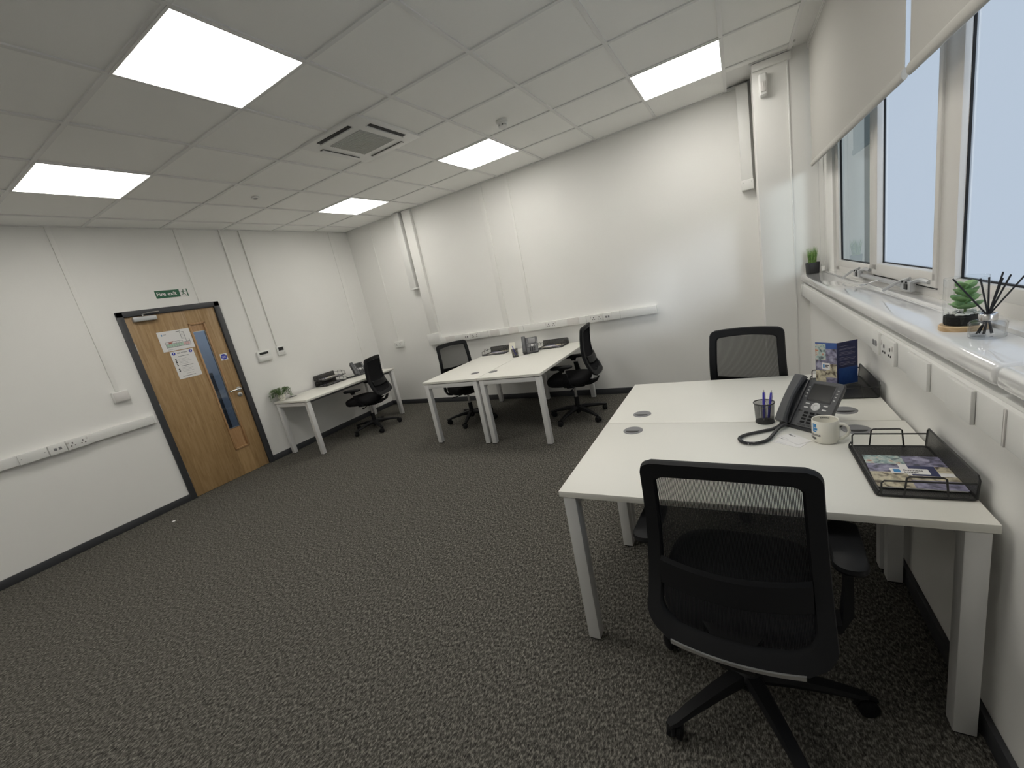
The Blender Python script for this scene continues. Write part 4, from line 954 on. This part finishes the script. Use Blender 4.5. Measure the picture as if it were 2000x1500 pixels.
for k in range(170):
    a = random.random()*2*pi; r = .026*math.sqrt(random.random()); x, y = r*math.cos(a), r*math.sin(a); h_ = random.uniform(.08, .14)
    tx, ty = x*random.uniform(1, 2.0)+random.uniform(-.008, .008), y*random.uniform(1, 2.0)+random.uniform(-.008, .008); wd = .0014; an = random.random()*pi; cx_, cy_ = wd*math.cos(an), wd*math.sin(an)
    mx_, my_ = (x+tx)/2*.9, (y+ty)/2*.9
    b.add([(x-cx_, y-cy_, .078), (x+cx_, y+cy_, .078), (mx_+cx_, my_+cy_, .078+h_*.55), (mx_-cx_, my_-cy_, .078+h_*.55), (tx, ty, .078+h_)], [(0, 1, 2, 3), (3, 2, 4)])
o = b.obj('grass_blades', 'grass_green', t, smooth=False); o['kind'] = 'stuff'
# trailing plant on the door-wall desk
t = thing('trailing_plant', 'small trailing green plant in a white pot on the desk corner by the door', 'plant', (-5.01, 2.875, ZT))
MB().lathe([(.032, 0), (.036, .004), (.042, .07), (.040, .072), (.037, .068), (.036, .06), (0, .06)], n=24).obj('pot', 'mug_white', t)
b = MB(); st = MB()
for k in range(46):
    a = random.random()*2*pi; L_ = random.uniform(.05, .14); P0 = Vector((.02*math.cos(a), .02*math.sin(a), .07)); pts = []
    for q in range(7):
        u = q/6; out = .02+L_*(1-(1-u)**2)*.8; z_ = .07+.10*math.sin(min(1, u*1.1)*pi*.75)-.11*u*u*(L_/.12)*random.uniform(.8, 1.0)
        x_ = out*math.cos(a+.3*u); x_ = max(x_, -.11); pts.append(Vector((x_, out*math.sin(a+.3*u), max(.010, z_) if out*math.sin(a+.3*u) > -.11 else z_)))
    st.tube(pts, .0012, 4)
    for q in range(1, 7):
        for s in (-1, 1, 0):
            dr = Vector((math.cos(a+s*1.1+random.uniform(-.4, .4)), math.sin(a+s*1.1+random.uniform(-.4, .4)), random.uniform(-.2, .5)))
            leaf(b, pts[q], dr, random.uniform(.016, .026), random.uniform(.010, .016), .4, 3)
st.obj('stems', 'leaf_green', t); o = b.obj('leaves', 'leaf_green', t, smooth=False); o['kind'] = 'stuff'
# glass cylinder with succulent
vc = W(.548, 1.655, SB)
t = thing('succulent_jar', 'glass cylinder holding a green succulent on a wooden disc, on the sill', 'ornament', vc)
MB().lathe([(.052, 0), (.053, .002), (.053, .013), (.051, .015), (0, .015)], n=36).obj('wooden_base', 'pale_wood', t)
MB().shell([(.045, .015), (.045, .148)], n=40).obj('glass_wall', 'clear_glass', t); MB().tube([(.045*math.cos(a), .045*math.sin(a), .148) for a in [2*pi*k/40 for k in range(40)]], .0008, 5, closed=True).obj('glass_rim', 'clear_glass', t)
MB().lathe([(.041, .016), (.043, .02), (.043, .040), (.038, .043), (0, .044)], n=30).obj('soil', 'soil_black', t)
pb = MB()
for k in range(60):
    a = random.random()*2*pi; r = .039*math.sqrt(random.random()); q = random.uniform(.003, .0055)
    pb.lathe([(0, -q*.6), (q*.8, -q*.35), (q, 0), (q*.7, q*.4), (0, q*.6)], (r*math.cos(a), r*math.sin(a), .046+random.uniform(0, .003)), 7)
o = pb.obj('pebbles', 'pebble', t); o['kind'] = 'stuff'
MB().tube([(0, 0, .044), (.003, .002, .08), (-.002, 0, .118)], .003, 6).obj('stem', 'leaf_green', t)
for lv in range(4):
    z_ = .056+lv*.019
    for k in range(4):
        a = lv*.75+k*pi/2; d_ = Vector((math.cos(a), math.sin(a), .62+.16*lv)); rl = .041-.003*lv
        lb = MB(); n_ = 14; d_.normalize(); sd = d_.cross(Vector((0, 0, 1))).normalized(); nr = sd.cross(d_); c0 = Vector((0, 0, z_))+d_*rl*.55
        vs = []
        for rr_, zz in ((1.0, 0), (.8, .0022), (.4, .0032)): vs += [c0+(d_*math.cos(2*pi*q/n_)*rl*.48+sd*math.sin(2*pi*q/n_)*rl*.55)*rr_+nr*zz for q in range(n_)]
        vs += [c0+(d_*math.cos(2*pi*q/n_)*rl*.48+sd*math.sin(2*pi*q/n_)*rl*.55)*.8-nr*.0015 for q in range(n_)]
        fs = [(i*n_+q, i*n_+(q+1) % n_, (i+1)*n_+(q+1) % n_, (i+1)*n_+q) for i in (0, 1) for q in range(n_)] + [tuple(2*n_+q for q in range(n_))] + [(q, (q+1) % n_, 3*n_+(q+1) % n_, 3*n_+q) for q in range(n_)] + [tuple(3*n_+q for q in range(n_))]
        lb.add(vs, fs).obj('succulent_leaf', 'succulent_green', t)
# reed diffuser
bc = W(.545, 1.520, SB)
t = thing('reed_diffuser', 'glass reed diffuser bottle with silver collar and black reeds on the sill', 'reed diffuser', bc)
mat_thin_glass('bottle_glass', (.95, .96, .97), 1.55)
MB().shell([(.001, .002), (.032, .002), (.035, .005), (.0355, .041), (.032, .0455), (.014, .046), (.0135, .048)], n=40).obj('bottle', 'bottle_glass', t)
MB().shell([(.001, .008), (.031, .008), (.0325, .013), (.0325, .038), (.028, .041), (.012, .042)], n=36).obj('inner_wall', 'bottle_glass', t)
MB().lathe([(.0165, .047), (.0175, .048), (.0175, .064), (.0165, .0655), (.0125, .0655), (.012, .055)], n=32).obj('collar', 'chrome', t)
for (dx, dy, px_, py_) in ((-.068, .004, .010, 0), (-.014, .012, .006, -.004), (.004, .018, -.006, -.004), (.018, -.010, -.004, .006), (.030, -.014, -.012, .008), (.030, .022, -.010, -.008), (.062, .002, -.02, 0)):
    ln_ = 1.0
    MB().tube([(px_, py_, .012), (0+px_*.05, py_*.05, .057), (dx, dy, .160+random.uniform(-.008, .008))], .0019, 6).obj('reed', 'reed_black', t)

# two carpet specks by the left skirting
t = tag(MB(Matrix.Translation((-4.72, 1.36, .002))).lathe([(.012, 0), (.016, .006), (.010, .010), (0, .011)], n=10).obj('paper_scrap', 'paper'), 'tiny white scrap on the carpet left of the door', 'scrap')
